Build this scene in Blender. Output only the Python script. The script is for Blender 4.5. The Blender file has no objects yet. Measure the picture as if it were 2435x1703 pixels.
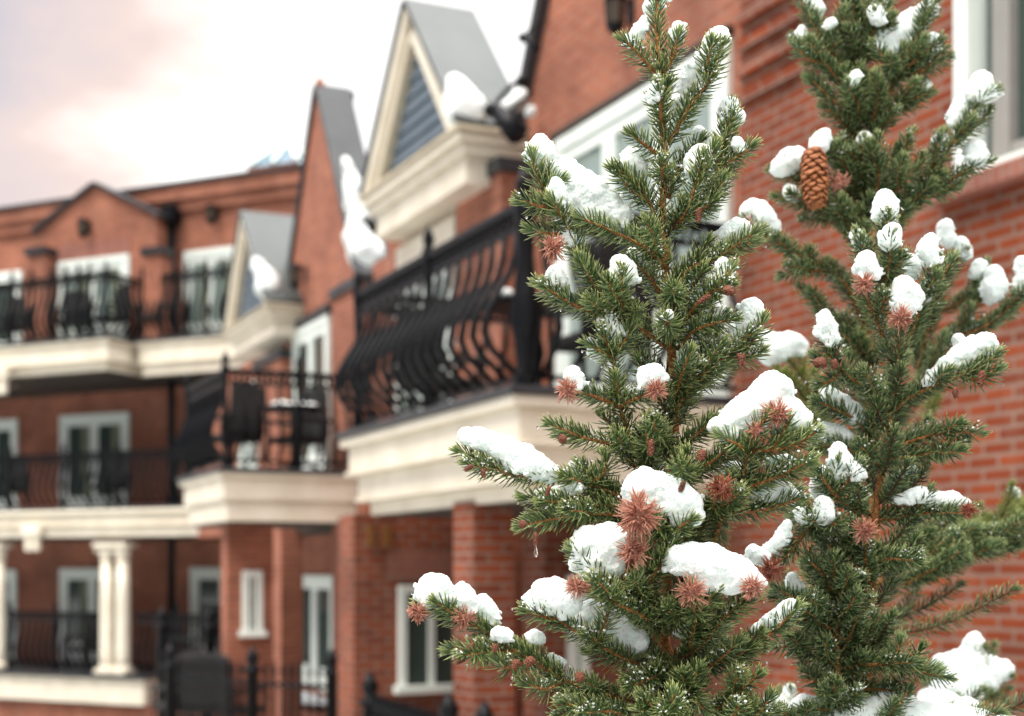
import bpy, bmesh, math, random
import numpy as np
from mathutils import Vector, Matrix
R = math.radians
random.seed(7); rng = np.random.default_rng(7)

# ------------------------------------------------------------------ camera
CAMZ, FPX, CX, HY = 2.0, 3400.0, 1217.5, 1350.0     # eye height, focal length and horizon in photo pixels
scn = bpy.context.scene
cd = bpy.data.cameras.new("camera"); cam = bpy.data.objects.new("camera", cd)
scn.collection.objects.link(cam); scn.camera = cam
cam.location = (0, 0, CAMZ); cam.rotation_euler = (R(90), 0, 0)
cd.sensor_width = 36; cd.lens = FPX / 2435 * 36
cd.shift_y = (HY - 851.5) / 2435
cd.clip_start = 0.05; cd.clip_end = 2000
cd.dof.use_dof = True; cd.dof.focus_distance = 1.50; cd.dof.aperture_fstop = 4.8

# ------------------------------------------------------------------ world, sun, exposure
SUN_EL, SUN_ROT = 60, -127
w = bpy.data.worlds.new("World"); scn.world = w; w.use_nodes = True
nt = w.node_tree; nt.nodes.clear()
N = nt.nodes.new; L = nt.links.new
out = N('ShaderNodeOutputWorld'); bg = N('ShaderNodeBackground'); L(bg.outputs[0], out.inputs[0])
sky = N('ShaderNodeTexSky'); sky.sky_type = 'NISHITA'; sky.sun_disc = False
sky.sun_elevation = R(SUN_EL); sky.sun_rotation = R(SUN_ROT)
tc = N('ShaderNodeTexCoord'); mp = N('ShaderNodeMapping'); mp.inputs['Scale'].default_value = (1.0, 1.0, 1.9)
mp.inputs['Location'].default_value = (0.35, 0.0, 0.2)
L(tc.outputs['Generated'], mp.inputs[0])
nz = N('ShaderNodeTexNoise'); nz.inputs['Scale'].default_value = 3.4; nz.inputs['Detail'].default_value = 5; nz.inputs['Roughness'].default_value = .55
L(mp.outputs[0], nz.inputs[0])
# cloud bank in the north-west part of the sky (left of the view)
sp = N('ShaderNodeSeparateXYZ'); L(tc.outputs['Generated'], sp.inputs[0])
mr = N('ShaderNodeMapRange'); mr.inputs[1].default_value = -0.04; mr.inputs[2].default_value = -0.33; mr.inputs[3].default_value = -.40; mr.inputs[4].default_value = .21
L(sp.outputs[0], mr.inputs[0])
ad = N('ShaderNodeMath'); ad.operation = 'ADD'; L(nz.outputs[0], ad.inputs[0]); L(mr.outputs[0], ad.inputs[1])
cr = N('ShaderNodeValToRGB'); e = cr.color_ramp.elements
e[0].position = .36; e[0].color = (1.0, .985, .955, 1)
e[1].position = .80; e[1].color = (.40, .39, .43, 1)
k = e.new(.45); k.color = (.76, .66, .60, 1)
k = e.new(.54); k.color = (.62, .50, .455, 1)
k = e.new(.64); k.color = (.53, .455, .45, 1)
mz = N('ShaderNodeMapRange'); mz.inputs[1].default_value = .22; mz.inputs[2].default_value = .36; mz.inputs[3].default_value = -.09; mz.inputs[4].default_value = .08
L(sp.outputs[2], mz.inputs[0]); ad2 = N('ShaderNodeMath'); ad2.operation = 'ADD'; L(ad.outputs[0], ad2.inputs[0]); L(mz.outputs[0], ad2.inputs[1])
L(ad2.outputs[0], cr.inputs[0])
sc = N('ShaderNodeVectorMath'); sc.operation = 'SCALE'; sc.inputs['Scale'].default_value = 0.1; L(sky.outputs[0], sc.inputs[0])
mx = N('ShaderNodeMix'); mx.data_type = 'RGBA'; mx.inputs[0].default_value = .93
L(sc.outputs[0], mx.inputs[6]); L(cr.outputs[0], mx.inputs[7])
ze = N('ShaderNodeMapRange'); ze.inputs[1].default_value = .42; ze.inputs[2].default_value = .95; ze.inputs[3].default_value = 1.0; ze.inputs[4].default_value = 3.9
L(sp.outputs[2], ze.inputs[0])
# low sky beside and behind the viewer dimmed, added to deepen the porch shade
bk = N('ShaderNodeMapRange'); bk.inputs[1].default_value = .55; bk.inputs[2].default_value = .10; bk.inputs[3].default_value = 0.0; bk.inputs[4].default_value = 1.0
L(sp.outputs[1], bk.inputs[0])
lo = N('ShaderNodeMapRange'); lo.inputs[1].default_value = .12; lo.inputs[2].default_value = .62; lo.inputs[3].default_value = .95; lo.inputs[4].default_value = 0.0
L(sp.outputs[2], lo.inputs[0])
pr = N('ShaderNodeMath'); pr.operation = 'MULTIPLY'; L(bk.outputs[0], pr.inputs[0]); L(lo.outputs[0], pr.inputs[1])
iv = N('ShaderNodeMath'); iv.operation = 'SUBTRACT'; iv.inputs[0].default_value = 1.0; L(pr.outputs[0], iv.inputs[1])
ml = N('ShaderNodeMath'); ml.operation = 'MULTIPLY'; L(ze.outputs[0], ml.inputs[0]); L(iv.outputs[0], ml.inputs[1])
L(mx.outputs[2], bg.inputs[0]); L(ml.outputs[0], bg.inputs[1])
sd = bpy.data.lights.new("sun", 'SUN'); so = bpy.data.objects.new("sun", sd); scn.collection.objects.link(so)
sd.energy = 2.0; sd.angle = R(24); sd.color = (1, .94, .82)
az = R(SUN_ROT)
sv = Vector((math.sin(az) * math.cos(R(SUN_EL)), math.cos(az) * math.cos(R(SUN_EL)), math.sin(R(SUN_EL))))
so.rotation_euler = sv.to_track_quat('Z', 'Y').to_euler(); so.location = (-20, 0, 30)
vs = scn.view_settings; vs.view_transform = 'Standard'; vs.look = 'None'; vs.exposure = 0.70; vs.gamma = 1
scn.cycles.max_bounces = 8; scn.cycles.transparent_max_bounces = 8

# ------------------------------------------------------------------ helpers
def coll(o): scn.collection.objects.link(o); return o
def tag(o, label=None, cat=None, group=None, kind=None):
    if label: o['label'] = label
    if cat: o['category'] = cat
    if group: o['group'] = group
    if kind: o['kind'] = kind
    return o
def empty(name, loc=(0, 0, 0), rz=0, parent=None):
    o = coll(bpy.data.objects.new(name, None)); o.location = loc; o.rotation_euler = (0, 0, rz); o.empty_display_size = .1
    if parent: o.parent = parent
    return o
def dup(o, parent=None):
    c = o.copy(); coll(c)
    if parent is not None: c.parent = parent
    for ch in list(o.children): dup(ch, c)
    return c

class MB:
    def __init__(s): s.bm = bmesh.new()
    def box(s, x0, x1, y0, y1, z0, z1):
        vs = [s.bm.verts.new(p) for p in ((x0,y0,z0),(x1,y0,z0),(x1,y1,z0),(x0,y1,z0),(x0,y0,z1),(x1,y0,z1),(x1,y1,z1),(x0,y1,z1))]
        for f in ((0,3,2,1),(4,5,6,7),(0,1,5,4),(1,2,6,5),(2,3,7,6),(3,0,4,7)): s.bm.faces.new([vs[i] for i in f])
        return s
    def prism(s, pts, y0, y1):            # pts in (x,z), extruded along y
        a = [s.bm.verts.new((x, y0, z)) for x, z in pts]; b = [s.bm.verts.new((x, y1, z)) for x, z in pts]
        s.bm.faces.new(a); s.bm.faces.new(b[::-1]); n = len(pts)
        for i in range(n): s.bm.faces.new((a[i], b[i], b[(i+1) % n], a[(i+1) % n]))
        return s
    def sweep(s, prof, path, closed=False):   # prof: (outward, z) list; path: list of (x,y,nx,ny) outward dirs (mitred)
        rows = []
        for (x, y, nx, ny) in path:
            rows.append([s.bm.verts.new((x + nx*o, y + ny*o, z)) for o, z in prof])
        n = len(prof)
        for i in range(len(rows) - 1):
            for j in range(n): s.bm.faces.new((rows[i][j], rows[i+1][j], rows[i+1][(j+1) % n], rows[i][(j+1) % n]))
        s.bm.faces.new(rows[0]); s.bm.faces.new(rows[-1][::-1]); return s
    def tube(s, pts, rads, n=8):
        pts = [Vector(p) for p in pts]
        if not hasattr(rads, '__len__'): rads = [rads] * len(pts)
        ref = None; rows = []
        for i, p in enumerate(pts):
            t = (pts[min(i+1, len(pts)-1)] - pts[max(i-1, 0)]).normalized()
            if ref is None: ref = t.orthogonal().normalized()
            ref = (ref - t * ref.dot(t)).normalized(); b = t.cross(ref)
            rows.append([s.bm.verts.new(p + (ref*math.cos(a) + b*math.sin(a)) * rads[i]) for a in [2*math.pi*k/n for k in range(n)]])
        for i in range(len(rows)-1):
            for j in range(n): s.bm.faces.new((rows[i][j], rows[i][(j+1) % n], rows[i+1][(j+1) % n], rows[i+1][j]))
        s.bm.faces.new(rows[0][::-1]); s.bm.faces.new(rows[-1]); return s
    def lathe(s, prof, c=(0, 0, 0), n=12):
        return s.tube([(c[0], c[1], c[2] + z) for r, z in prof], [r for r, z in prof], n)
    def sphere(s, c, r, sub=2, sc=(1, 1, 1)):
        d = bmesh.ops.create_icosphere(s.bm, subdivisions=sub, radius=r)
        for v in d['verts']: v.co = Vector((v.co.x*sc[0], v.co.y*sc[1], v.co.z*sc[2])) + Vector(c)
        return s
    def torus(s, c, r, t, ax='y', n=14, m=6):
        rows = []
        for i in range(n):
            a = 2*math.pi*i/n; row = []
            for j in range(m):
                b = 2*math.pi*j/m; rr = r + t*math.cos(b); h = t*math.sin(b)
                p = (rr*math.cos(a), h, rr*math.sin(a)) if ax == 'y' else (h, rr*math.cos(a), rr*math.sin(a))
                row.append(s.bm.verts.new((c[0]+p[0], c[1]+p[1], c[2]+p[2])))
            rows.append(row)
        for i in range(n):
            for j in range(m): s.bm.faces.new((rows[i][j], rows[i][(j+1) % m], rows[(i+1) % n][(j+1) % m], rows[(i+1) % n][j]))
        return s
    def build(s, name, mat, parent=None, smooth=False, bevel=0):
        bm = s.bm; bmesh.ops.recalc_face_normals(bm, faces=bm.faces)
        uv = bm.loops.layers.uv.new("UVMap")
        for f in bm.faces:
            n = f.normal; ax, ay, az_ = abs(n.x), abs(n.y), abs(n.z)
            for l in f.loops:
                p = l.vert.co
                l[uv].uv = (p.x, p.z) if (ay >= ax and ay >= az_) else ((p.y, p.z) if ax >= az_ else (p.x, p.y))
            f.smooth = smooth
        me = bpy.data.meshes.new(name); bm.to_mesh(me); bm.free(); me.materials.append(mat)
        o = coll(bpy.data.objects.new(name, me))
        if parent: o.parent = parent
        if bevel:
            b = o.modifiers.new("b", 'BEVEL'); b.width = bevel; b.segments = 2; b.limit_method = 'ANGLE'
        return o

# ------------------------------------------------------------------ materials
def mat(name, col=(.5, .5, .5), rough=.6, metal=0, spec=.5):
    m = bpy.data.materials.new(name); m.use_nodes = True
    b = m.node_tree.nodes['Principled BSDF']
    b.inputs['Base Color'].default_value = (*col, 1); b.inputs['Roughness'].default_value = rough
    b.inputs['Metallic'].default_value = metal; b.inputs['Specular IOR Level'].default_value = spec
    return m, m.node_tree, b
def noisy(name, c1, c2, scale=8, rough=.6, bump=.1, bscale=60, spec=.4, detail=5, metal=0):
    m, t, b = mat(name, c1, rough, metal, spec)
    n = t.nodes.new; l = t.links.new
    tcn = n('ShaderNodeTexCoord'); nn = n('ShaderNodeTexNoise'); nn.inputs['Scale'].default_value = scale; nn.inputs['Detail'].default_value = detail
    l(tcn.outputs['Object'], nn.inputs[0])
    r = n('ShaderNodeValToRGB'); r.color_ramp.elements[0].position = .35; r.color_ramp.elements[1].position = .65
    r.color_ramp.elements[0].color = (*c1, 1); r.color_ramp.elements[1].color = (*c2, 1)
    l(nn.outputs[0], r.inputs[0]); l(r.outputs[0], b.inputs['Base Color'])
    if bump:
        n2 = n('ShaderNodeTexNoise'); n2.inputs['Scale'].default_value = bscale; n2.inputs['Detail'].default_value = 4
        l(tcn.outputs['Object'], n2.inputs[0])
        bp = n('ShaderNodeBump'); bp.inputs['Strength'].default_value = bump; bp.inputs['Distance'].default_value = .01
        l(n2.outputs[0], bp.inputs['Height']); l(bp.outputs[0], b.inputs['Normal'])
    return m
def brick(name, c1, c2, mortar, msize=.011, soldier=False, bump=.6):
    m, t, b = mat(name, c1, .85, 0, .25); n = t.nodes.new; l = t.links.new
    u = n('ShaderNodeTexCoord'); mpn = n('ShaderNodeMapping')
    if soldier: mpn.inputs['Rotation'].default_value = (0, 0, R(90))
    l(u.outputs['UV'], mpn.inputs[0])
    # slight waviness so that joints are not ruled lines
    wn = n('ShaderNodeTexNoise'); wn.inputs['Scale'].default_value = 9; l(mpn.outputs[0], wn.inputs[0])
    va = n('ShaderNodeVectorMath'); va.operation = 'MULTIPLY_ADD'; va.inputs[1].default_value = (.006, .006, 0)
    l(wn.outputs['Color'], va.inputs[0]); l(mpn.outputs[0], va.inputs[2])
    br = n('ShaderNodeTexBrick'); br.inputs['Scale'].default_value = 1; br.inputs['Mortar Size'].default_value = msize
    br.inputs['Brick Width'].default_value = .213; br.inputs['Row Height'].default_value = .0677; br.inputs['Mortar Smooth'].default_value = .25
    br.inputs['Bias'].default_value = -.1; br.offset = .5
    br.inputs['Color1'].default_value = (*c1, 1); br.inputs['Color2'].default_value = (*c2, 1); br.inputs['Mortar'].default_value = (*mortar, 1)
    l(va.outputs[0], br.inputs[0])
    nn = n('ShaderNodeTexNoise'); nn.inputs['Scale'].default_value = 1.4; nn.inputs['Detail'].default_value = 6; l(u.outputs['UV'], nn.inputs[0])
    mrn = n('ShaderNodeMapRange'); mrn.inputs[1].default_value = .3; mrn.inputs[2].default_value = .7; mrn.inputs[3].default_value = .70; mrn.inputs[4].default_value = 1.2
    l(nn.outputs[0], mrn.inputs[0])
    sc_ = n('ShaderNodeVectorMath'); sc_.operation = 'SCALE'; l(br.outputs[0], sc_.inputs[0]); l(mrn.outputs[0], sc_.inputs['Scale'])
    mp2 = n('ShaderNodeMapping'); mp2.inputs['Scale'].default_value = (2.2, .55, 1); l(u.outputs['UV'], mp2.inputs[0])
    n3 = n('ShaderNodeTexNoise'); n3.inputs['Scale'].default_value = 1.6; n3.inputs['Detail'].default_value = 8; n3.inputs['Roughness'].default_value = .7; l(mp2.outputs[0], n3.inputs[0])
    m3 = n('ShaderNodeMapRange'); m3.inputs[1].default_value = .52; m3.inputs[2].default_value = .75; m3.inputs[3].default_value = 0; m3.inputs[4].default_value = .32; l(n3.outputs[0], m3.inputs[0])
    mx3 = n('ShaderNodeMix'); mx3.data_type = 'RGBA'; l(m3.outputs[0], mx3.inputs[0]); l(sc_.outputs[0], mx3.inputs[6]); mx3.inputs[7].default_value = (.40, .27, .21, 1)
    l(mx3.outputs[2], b.inputs['Base Color'])
    inv = n('ShaderNodeMath'); inv.operation = 'SUBTRACT'; inv.inputs[0].default_value = 1; l(br.outputs['Fac'], inv.inputs[1])
    bp = n('ShaderNodeBump'); bp.inputs['Strength'].default_value = bump; bp.inputs['Distance'].default_value = .008
    l(inv.outputs[0], bp.inputs['Height']); l(bp.outputs[0], b.inputs['Normal'])
    return m
M = {}
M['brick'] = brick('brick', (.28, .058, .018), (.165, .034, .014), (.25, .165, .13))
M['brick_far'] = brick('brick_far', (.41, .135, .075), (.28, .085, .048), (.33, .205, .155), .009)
M['brick_soldier'] = brick('brick_soldier', (.36, .14, .10), (.31, .11, .08), (.32, .20, .16), .008, True)
M['cream'] = noisy('cream_paint', (.86, .80, .67), (.75, .68, .55), 3, .5, .03)
M['grey_sash'] = noisy('grey_sash', (.27, .26, .24), (.31, .30, .28), 4, .6, .03)
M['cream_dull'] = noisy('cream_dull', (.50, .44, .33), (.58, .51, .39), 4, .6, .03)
M['white'] = noisy('white_paint', (.88, .95, .90), (.84, .91, .86), 3, .45, .02)
M['flash'] = noisy('roof_flashing', (.024, .026, .03), (.04, .043, .048), 3, .45, .08, 20)
M['metalroof'] = noisy('metal_roof', (.040, .048, .048), (.060, .070, .068), 2, .4, .05, 10)
M['siding'] = noisy('blue_siding', (.10, .135, .17), (.13, .165, .20), 3, .55, .05)
M['black'] = noisy('black_iron', (.004, .0045, .006), (.008, .009, .011), 20, .42, .12, 80, .16)
M['wicker'] = noisy('dark_wicker', (.007, .007, .007), (.022, .022, .022), 60, .6, .6, 120)
M['dark'] = noisy('interior_dark', (.012, .014, .012), (.03, .034, .026), 2, .6, 0)
M['curtain'] = noisy('curtain', (.14, .17, .11), (.24, .27, .19), 6, .8, .1, 12)
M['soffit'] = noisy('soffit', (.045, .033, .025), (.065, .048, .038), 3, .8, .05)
M['slab'] = noisy('concrete', (.30, .28, .25), (.38, .36, .33), 5, .8, .1)
M['ground'] = noisy('snowy_ground', (.10, .10, .10), (.62, .66, .66), .5, .8, .5, 8)
M['amber'] = noisy('amber_sign', (.20, .085, .02), (.26, .11, .03), 6, .6, 0)
m, t, b = mat('window_glass', (.05, .075, .065), .06, 0, .8); M['glass'] = m
m, t, b = mat('pale_glass', (.28, .36, .33), .08, 0, .8); M['pale_glass'] = m
m, t, b = mat('blue_glass', (.10, .20, .26), .08, 0, .8); M['blue_glass'] = m
m, t, b = mat('lamp_glass', (.10, .08, .06), .25, 0, .5); M['lamp_glass'] = m

# snow: granular, slightly translucent
m, t, b = mat('snow', (.82, .885, .865), .55, 0, .35); M['snow'] = m
b.inputs['Subsurface Weight'].default_value = .6; b.inputs['Subsurface Radius'].default_value = (.7, 1.0, .95); b.inputs['Subsurface Scale'].default_value = .006
b.subsurface_method = 'RANDOM_WALK'
tcn = t.nodes.new('ShaderNodeTexCoord'); n1 = t.nodes.new('ShaderNodeTexNoise'); n1.inputs['Scale'].default_value = 420; n1.inputs['Detail'].default_value = 3
vo = t.nodes.new('ShaderNodeTexVoronoi'); vo.inputs['Scale'].default_value = 330
t.links.new(tcn.outputs['Object'], n1.inputs[0]); t.links.new(tcn.outputs['Object'], vo.inputs[0])
mm = t.nodes.new('ShaderNodeMath'); mm.operation = 'ADD'; t.links.new(n1.outputs[0], mm.inputs[0]); t.links.new(vo.outputs[0], mm.inputs[1])
bp = t.nodes.new('ShaderNodeBump'); bp.inputs['Strength'].default_value = .55; bp.inputs['Distance'].default_value = .0009
t.links.new(mm.outputs[0], bp.inputs['Height']); t.links.new(bp.outputs[0], b.inputs['Normal'])
m, t, b = mat('roof_snow', (.88, .93, .92), .6, 0, .3); M['roof_snow'] = m

def needle_mat(name, base_cols, tip):
    m, t, b = mat(name, base_cols[0], .40, 0, .42); n = t.nodes.new; l = t.links.new
    a = n('ShaderNodeAttribute'); a.attribute_name = 'tone'; a2 = n('ShaderNodeAttribute'); a2.attribute_name = 'along'
    r = n('ShaderNodeValToRGB'); els = r.color_ramp.elements
    els[0].color = (*base_cols[0], 1); els[1].color = (*base_cols[-1], 1)
    for i, c in enumerate(base_cols[1:-1]): q = els.new((i+1)/(len(base_cols)-1)); q.color = (*c, 1)
    l(a.outputs['Fac'], r.inputs[0])
    p = n('ShaderNodeMath'); p.operation = 'POWER'; p.inputs[1].default_value = 5; l(a2.outputs['Fac'], p.inputs[0])
    mxn = n('ShaderNodeMix'); mxn.data_type = 'RGBA'; l(p.outputs[0], mxn.inputs[0]); l(r.outputs[0], mxn.inputs[6]); mxn.inputs[7].default_value = (*tip, 1)
    l(mxn.outputs[2], b.inputs['Base Color'])
    return m
M['needle_a'] = needle_mat('needles_front', [(.016, .038, .012), (.046, .090, .024), (.112, .172, .048), (.230, .295, .125)], (.47, .49, .17))
M['needle_b'] = needle_mat('needles_mid', [(.014, .036, .014), (.040, .084, .028), (.098, .158, .052), (.190, .258, .115)], (.40, .44, .17))
M['needle_y'] = needle_mat('needles_olive', [(.08, .11, .02), (.14, .18, .035), (.20, .25, .05), (.25, .29, .08)], (.28, .28, .09))
M['dead'] = needle_mat('dead_needles', [(.30, .10, .06), (.42, .165, .11), (.50, .22, .15), (.56, .29, .21)], (.52, .26, .18))
M['dead_dark'] = needle_mat('dead_needles_dark', [(.18, .04, .02), (.25, .06, .03), (.32, .08, .04), (.38, .12, .07)], (.32, .11, .06))
M['bark'] = noisy('bark', (.56, .23, .065), (.28, .095, .028), 260, .7, .8, 420)
M['bark_dark'] = noisy('bark_dark', (.16, .055, .02), (.07, .028, .014), 200, .8, .8, 320)
M['cone'] = noisy('cone_scales', (.42, .15, .05), (.26, .085, .032), 90, .55, .3, 300)
M['cone_small'] = noisy('small_cone_scales', (.20, .062, .028), (.11, .034, .018), 200, .6, .3, 500)
m, t, b = mat('water', (1, 1, 1), .0, 0, .5); b.inputs['Transmission Weight'].default_value = 1; b.inputs['IOR'].default_value = 1.33; M['water'] = m

GZ = -1.2
# ------------------------------------------------------------------ ground
tag(MB().box(-120, 120, -60, 200, GZ-.5, GZ).build('ground', M['ground']), kind='structure')

# ================================================================== BUILDINGS
class Fac:                                 # facade frame: x along the wall, y outward, z up
    def __init__(s, O, ang):
        s.O = Vector(O); s.a = R(ang); s.d = Vector((math.cos(s.a), math.sin(s.a))); s.n = Vector((-s.d.y, s.d.x))
    def fp(s, px, py, w):                  # photo pixel on the plane at offset w -> (x, z)
        t = (px - CX) / FPX; q = s.O + s.n * w
        u = (t*q.y - q.x) / (s.d.x - t*s.d.y); Y = q.y + u*s.d.y
        return u, CAMZ + (HY - py) / FPX * Y
    def fq(s, px, py, u):                  # photo pixel on the plane x=u -> (w, z)
        t = (px - CX) / FPX; q = s.O + s.d * u
        w_ = (t*q.y - q.x) / (s.n.x - t*s.n.y); Y = q.y + w_*s.n.y
        return w_, CAMZ + (HY - py) / FPX * Y
F1 = Fac((2.36, 7.4), 114.5); F2 = Fac((-3.94, 25.4), 154.5)

FL0, FL1, FL2 = .1, 3.07, 6.1
IRON = M['black']
def railing(par, a, b, z, outv, h=1.08, sp=.135, belly=.16, rad=.012, label=None, posts=(0, 1), frieze=True, name='balcony_railing'):
    """a,b: (x,y) ends in the frame of par; outv: outward direction; balusters with a pot belly"""
    a = Vector(a); b = Vector(b); d = (b - a); Ln = d.length; d.normalize(); o = Vector(outv)
    r = empty(name, (a.x, a.y, z), math.atan2(d.y, d.x), par)
    if label: r['label'] = label
    sgn = 1 if (Vector((-d.y, d.x)).dot(o) > 0) else -1
    MB().box(-.02, Ln+.02, -.035, .035, h-.055, h).build('top_rail', IRON, r, bevel=.01)
    MB().box(0, Ln, -.015, .015, h-.17, h-.14).build('lower_rail', IRON, r)
    MB().box(0, Ln, -.015, .015, .06, .09).build('bottom_rail', IRON, r)
    if frieze:
        f = MB(); n = max(2, int(Ln / .12))
        for i in range(n):
            f.torus(((i+.5)*Ln/n, 0, h-.10), .040, .017, 'y', 10, 5)
        f.build('scroll_frieze', IRON, r, True)
    prof = [(0, .09), (.05, .15), (.125, .24), (.16, .34), (.145, .46), (.09, .60), (.035, .72), (.008, .84), (0, h-.15)]
    base = None; n = int(Ln / sp)
    for i in range(n):
        x = (i + .5) * Ln / n
        if base is None:
            base = MB().tube([(0, sgn*q*belly/.16, zz) for q, zz in prof], [rad, rad, rad*1.1, rad*1.2, rad*1.15, rad*1.05, rad, rad, rad], 6).build('baluster', IRON, r, True)
            base.location = (x, 0, 0)
        else:
            c = base.copy(); coll(c); c.parent = r; c.location = (x, 0, 0)
    for q in posts:
        MB().lathe([(.035, 0), (.05, .04), (.05, .1), (.03, .16), (.045, .3), (.06, .42), (.04, .6), (.028, .8), (.04, h-.08), (.05, h), (.03, h+.04), (.045, h+.09), (.03, h+.14), (.006, h+.19)], (q*Ln, sgn*.01, 0), 10).build('post', IRON, r, True)
    return r

def opening(par, x0, x1, z0, z1, y, leaves=2, name='glazed_door', dark='glass', fr=.07, transom=None, curtain=None):
    f = empty(name, (x0, y, z0), 0, par); W = x1 - x0; H = z1 - z0
    m_ = MB().box(0, W, 0, .06, H-fr, H).box(0, fr, 0, .055, 0, H-fr-.001).box(W-fr, W, 0, .055, 0, H-fr-.001).box(fr+.001, W-fr-.001, 0, .05, 0, fr*1.3)
    m_.build('frame', M['white'], f, bevel=.006)
    lw = (W - 2*fr) / leaves
    for i in range(leaves):
        a = fr + i*lw; b_ = a + lw; s_ = lw*.13
        mm_ = MB().box(a+.003, a+s_, .005, .04, fr*1.31, H-fr-.002).box(b_-s_, b_-.003, .005, .04, fr*1.31, H-fr-.002)
        mm_.box(a+s_+.001, b_-s_-.001, .005, .038, H-fr-.11, H-fr-.003).box(a+s_+.001, b_-s_-.001, .005, .038, fr*1.32, fr*1.32+(.22 if name == 'glazed_door' else .06))
        mm_.build('sash', M['white'], f)
        MB().box(a+s_, b_-s_, .006, .014, fr*1.31, H-fr-.003).build('pane', M[dark], f)
        if curtain: 
            c = MB()
            k0 = a+s_+.01 if curtain == 'l' else a+(b_-a)*.5
            c.box(k0, k0+(b_-a-2*s_)*.4, .0145, .0165, fr*1.5+.2, H-fr-.12).build('curtain', M['curtain'], f)
    return f

# ---------------- right building
RB = empty('brick_building', (F1.O.x, F1.O.y, 0), F1.a)
tag(RB, 'tall red brick building on the right with cream dormer, grey gables and deep iron balcony', 'building')
X = F1.fp
uG = X(1760, 300, 0)[0]
# right wall with a window opening (frame proud of the wall)
wu, wz = X(2280, 350, 0)
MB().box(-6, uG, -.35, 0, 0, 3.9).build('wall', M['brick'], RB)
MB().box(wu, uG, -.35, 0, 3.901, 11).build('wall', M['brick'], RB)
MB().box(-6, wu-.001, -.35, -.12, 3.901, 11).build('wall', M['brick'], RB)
MB().prism([(-6, 3.90), (wu+.12, 3.90), (wu+.12, 4.0), (-6, 4.0)], .002, .10).build('window_sill', M['brick_soldier'], RB, bevel=.01)
# big window on the right edge
wn_ = empty('window', (wu-1.6, -.118, 4.005), 0, RB)
MB().box(1.5, 1.598, .0, .16, .001, 3).box(0, 1.498, 0, .14, .001, .05).build('frame', M['white'], wn_, bevel=.006)
MB().box(1.28, 1.40, .0, .08, .055, 3).box(.2, 1.279, 0, .07, .055, .13).box(.0, 1.49, 0, .072, 1.62, 1.75).build('sash', M['grey_sash'], wn_)
MB().box(1.402, 1.499, .0, .02, .055, 1.6).box(0, 1.279, 0, .02, .135, 1.6).build('pane', M['glass'], wn_)
m_ = MB()
for i in range(12): m_.box(.1+i*.09, .18+i*.09, .022, .03+.012*(i % 2), .14, 1.6)
m_.build('curtain', noisy('grey_curtain', (.30, .29, .28), (.38, .37, .36), 3, .8, 0), wn_)
# corbelled brick courses high on the wall
cb = MB()
for k in range(4): cb.box(uG-1.15+.12*k, uG-.03, .001, .045, 5.0+.17*k, 5.0+.17*k+.062)
cb.build('corbel_course', M['brick'], RB)
# large gable wall (w=-.2)
wg = -.2
gl0, gz0 = X(1238, 345, wg); gl1, gz1 = X(1308, 0, wg)
slope = (gz1 - gz0) / (gl0 - gl1)
ap = (gl0 + uG - .9) / 2; apz = gz0 + slope * (gl0 - ap)
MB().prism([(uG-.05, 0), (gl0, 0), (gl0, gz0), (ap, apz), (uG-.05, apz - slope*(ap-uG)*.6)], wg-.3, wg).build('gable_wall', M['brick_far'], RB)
def rake(par, p0, p1, y0, y1, t=.09, over=.0, name='rake_cap', mt='flash', lift=.002):
    d = Vector((p1[0]-p0[0], p1[1]-p0[1])).normalized(); n_ = Vector((-d.y, d.x))
    if n_.y < 0: n_ = -n_
    a = Vector(p0) + n_*lift; b_ = Vector(p1) + n_*lift
    return MB().prism([tuple(a), tuple(b_), tuple(b_ + n_*t), tuple(a + n_*t)], y0, y1).build(name, M[mt], par, bevel=.005)
rake(RB, (gl0, gz0), (ap, apz), wg-.55, wg+.10, .11)
# header band and gable window
h0 = X(1330, 352, wg); h1 = X(1742, 64, wg)
hz = (h0[1] + h1[1]) / 2
ux0, ux1 = X(1748, 200, wg)[0], h0[0]
MB().box(ux0, ux1+.05, wg+.001, wg+.07, hz-.005, hz+.06).build('lintel', M['soffit'], RB, bevel=.01)
opening(RB, ux0+.02, ux1-.02, FL1, hz-.01, wg, 3, 'glazed_door', 'pale_glass', .12)
# pier between dormer and gable, with flashing cap
pw = .12
pa, pz = X(1190, 373, pw); pb, _ = X(1085, 455, pw)
MB().box(pa, pb, wg+.001, pw, 0, pz-.13).build('pier', M['brick_far'], RB)
MB().box(pa-.04, pb+.02, wg-.2, pw+.04, pz-.128, pz).build('pier_cap', M['flash'], RB, bevel=.008)
# pier to the right of gable two
wp = .12
qa, qz = X(862, 648, wp); qb, _ = X(790, 690, wp)
MB().box(qa, qb, -.25, wp, 0, qz-.12).build('pier', M['brick_far'], RB)
MB().box(qa-.04, qb+.03, -.3, wp+.04, qz-.118, qz).build('pier_cap', M['flash'], RB, bevel=.008)
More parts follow.
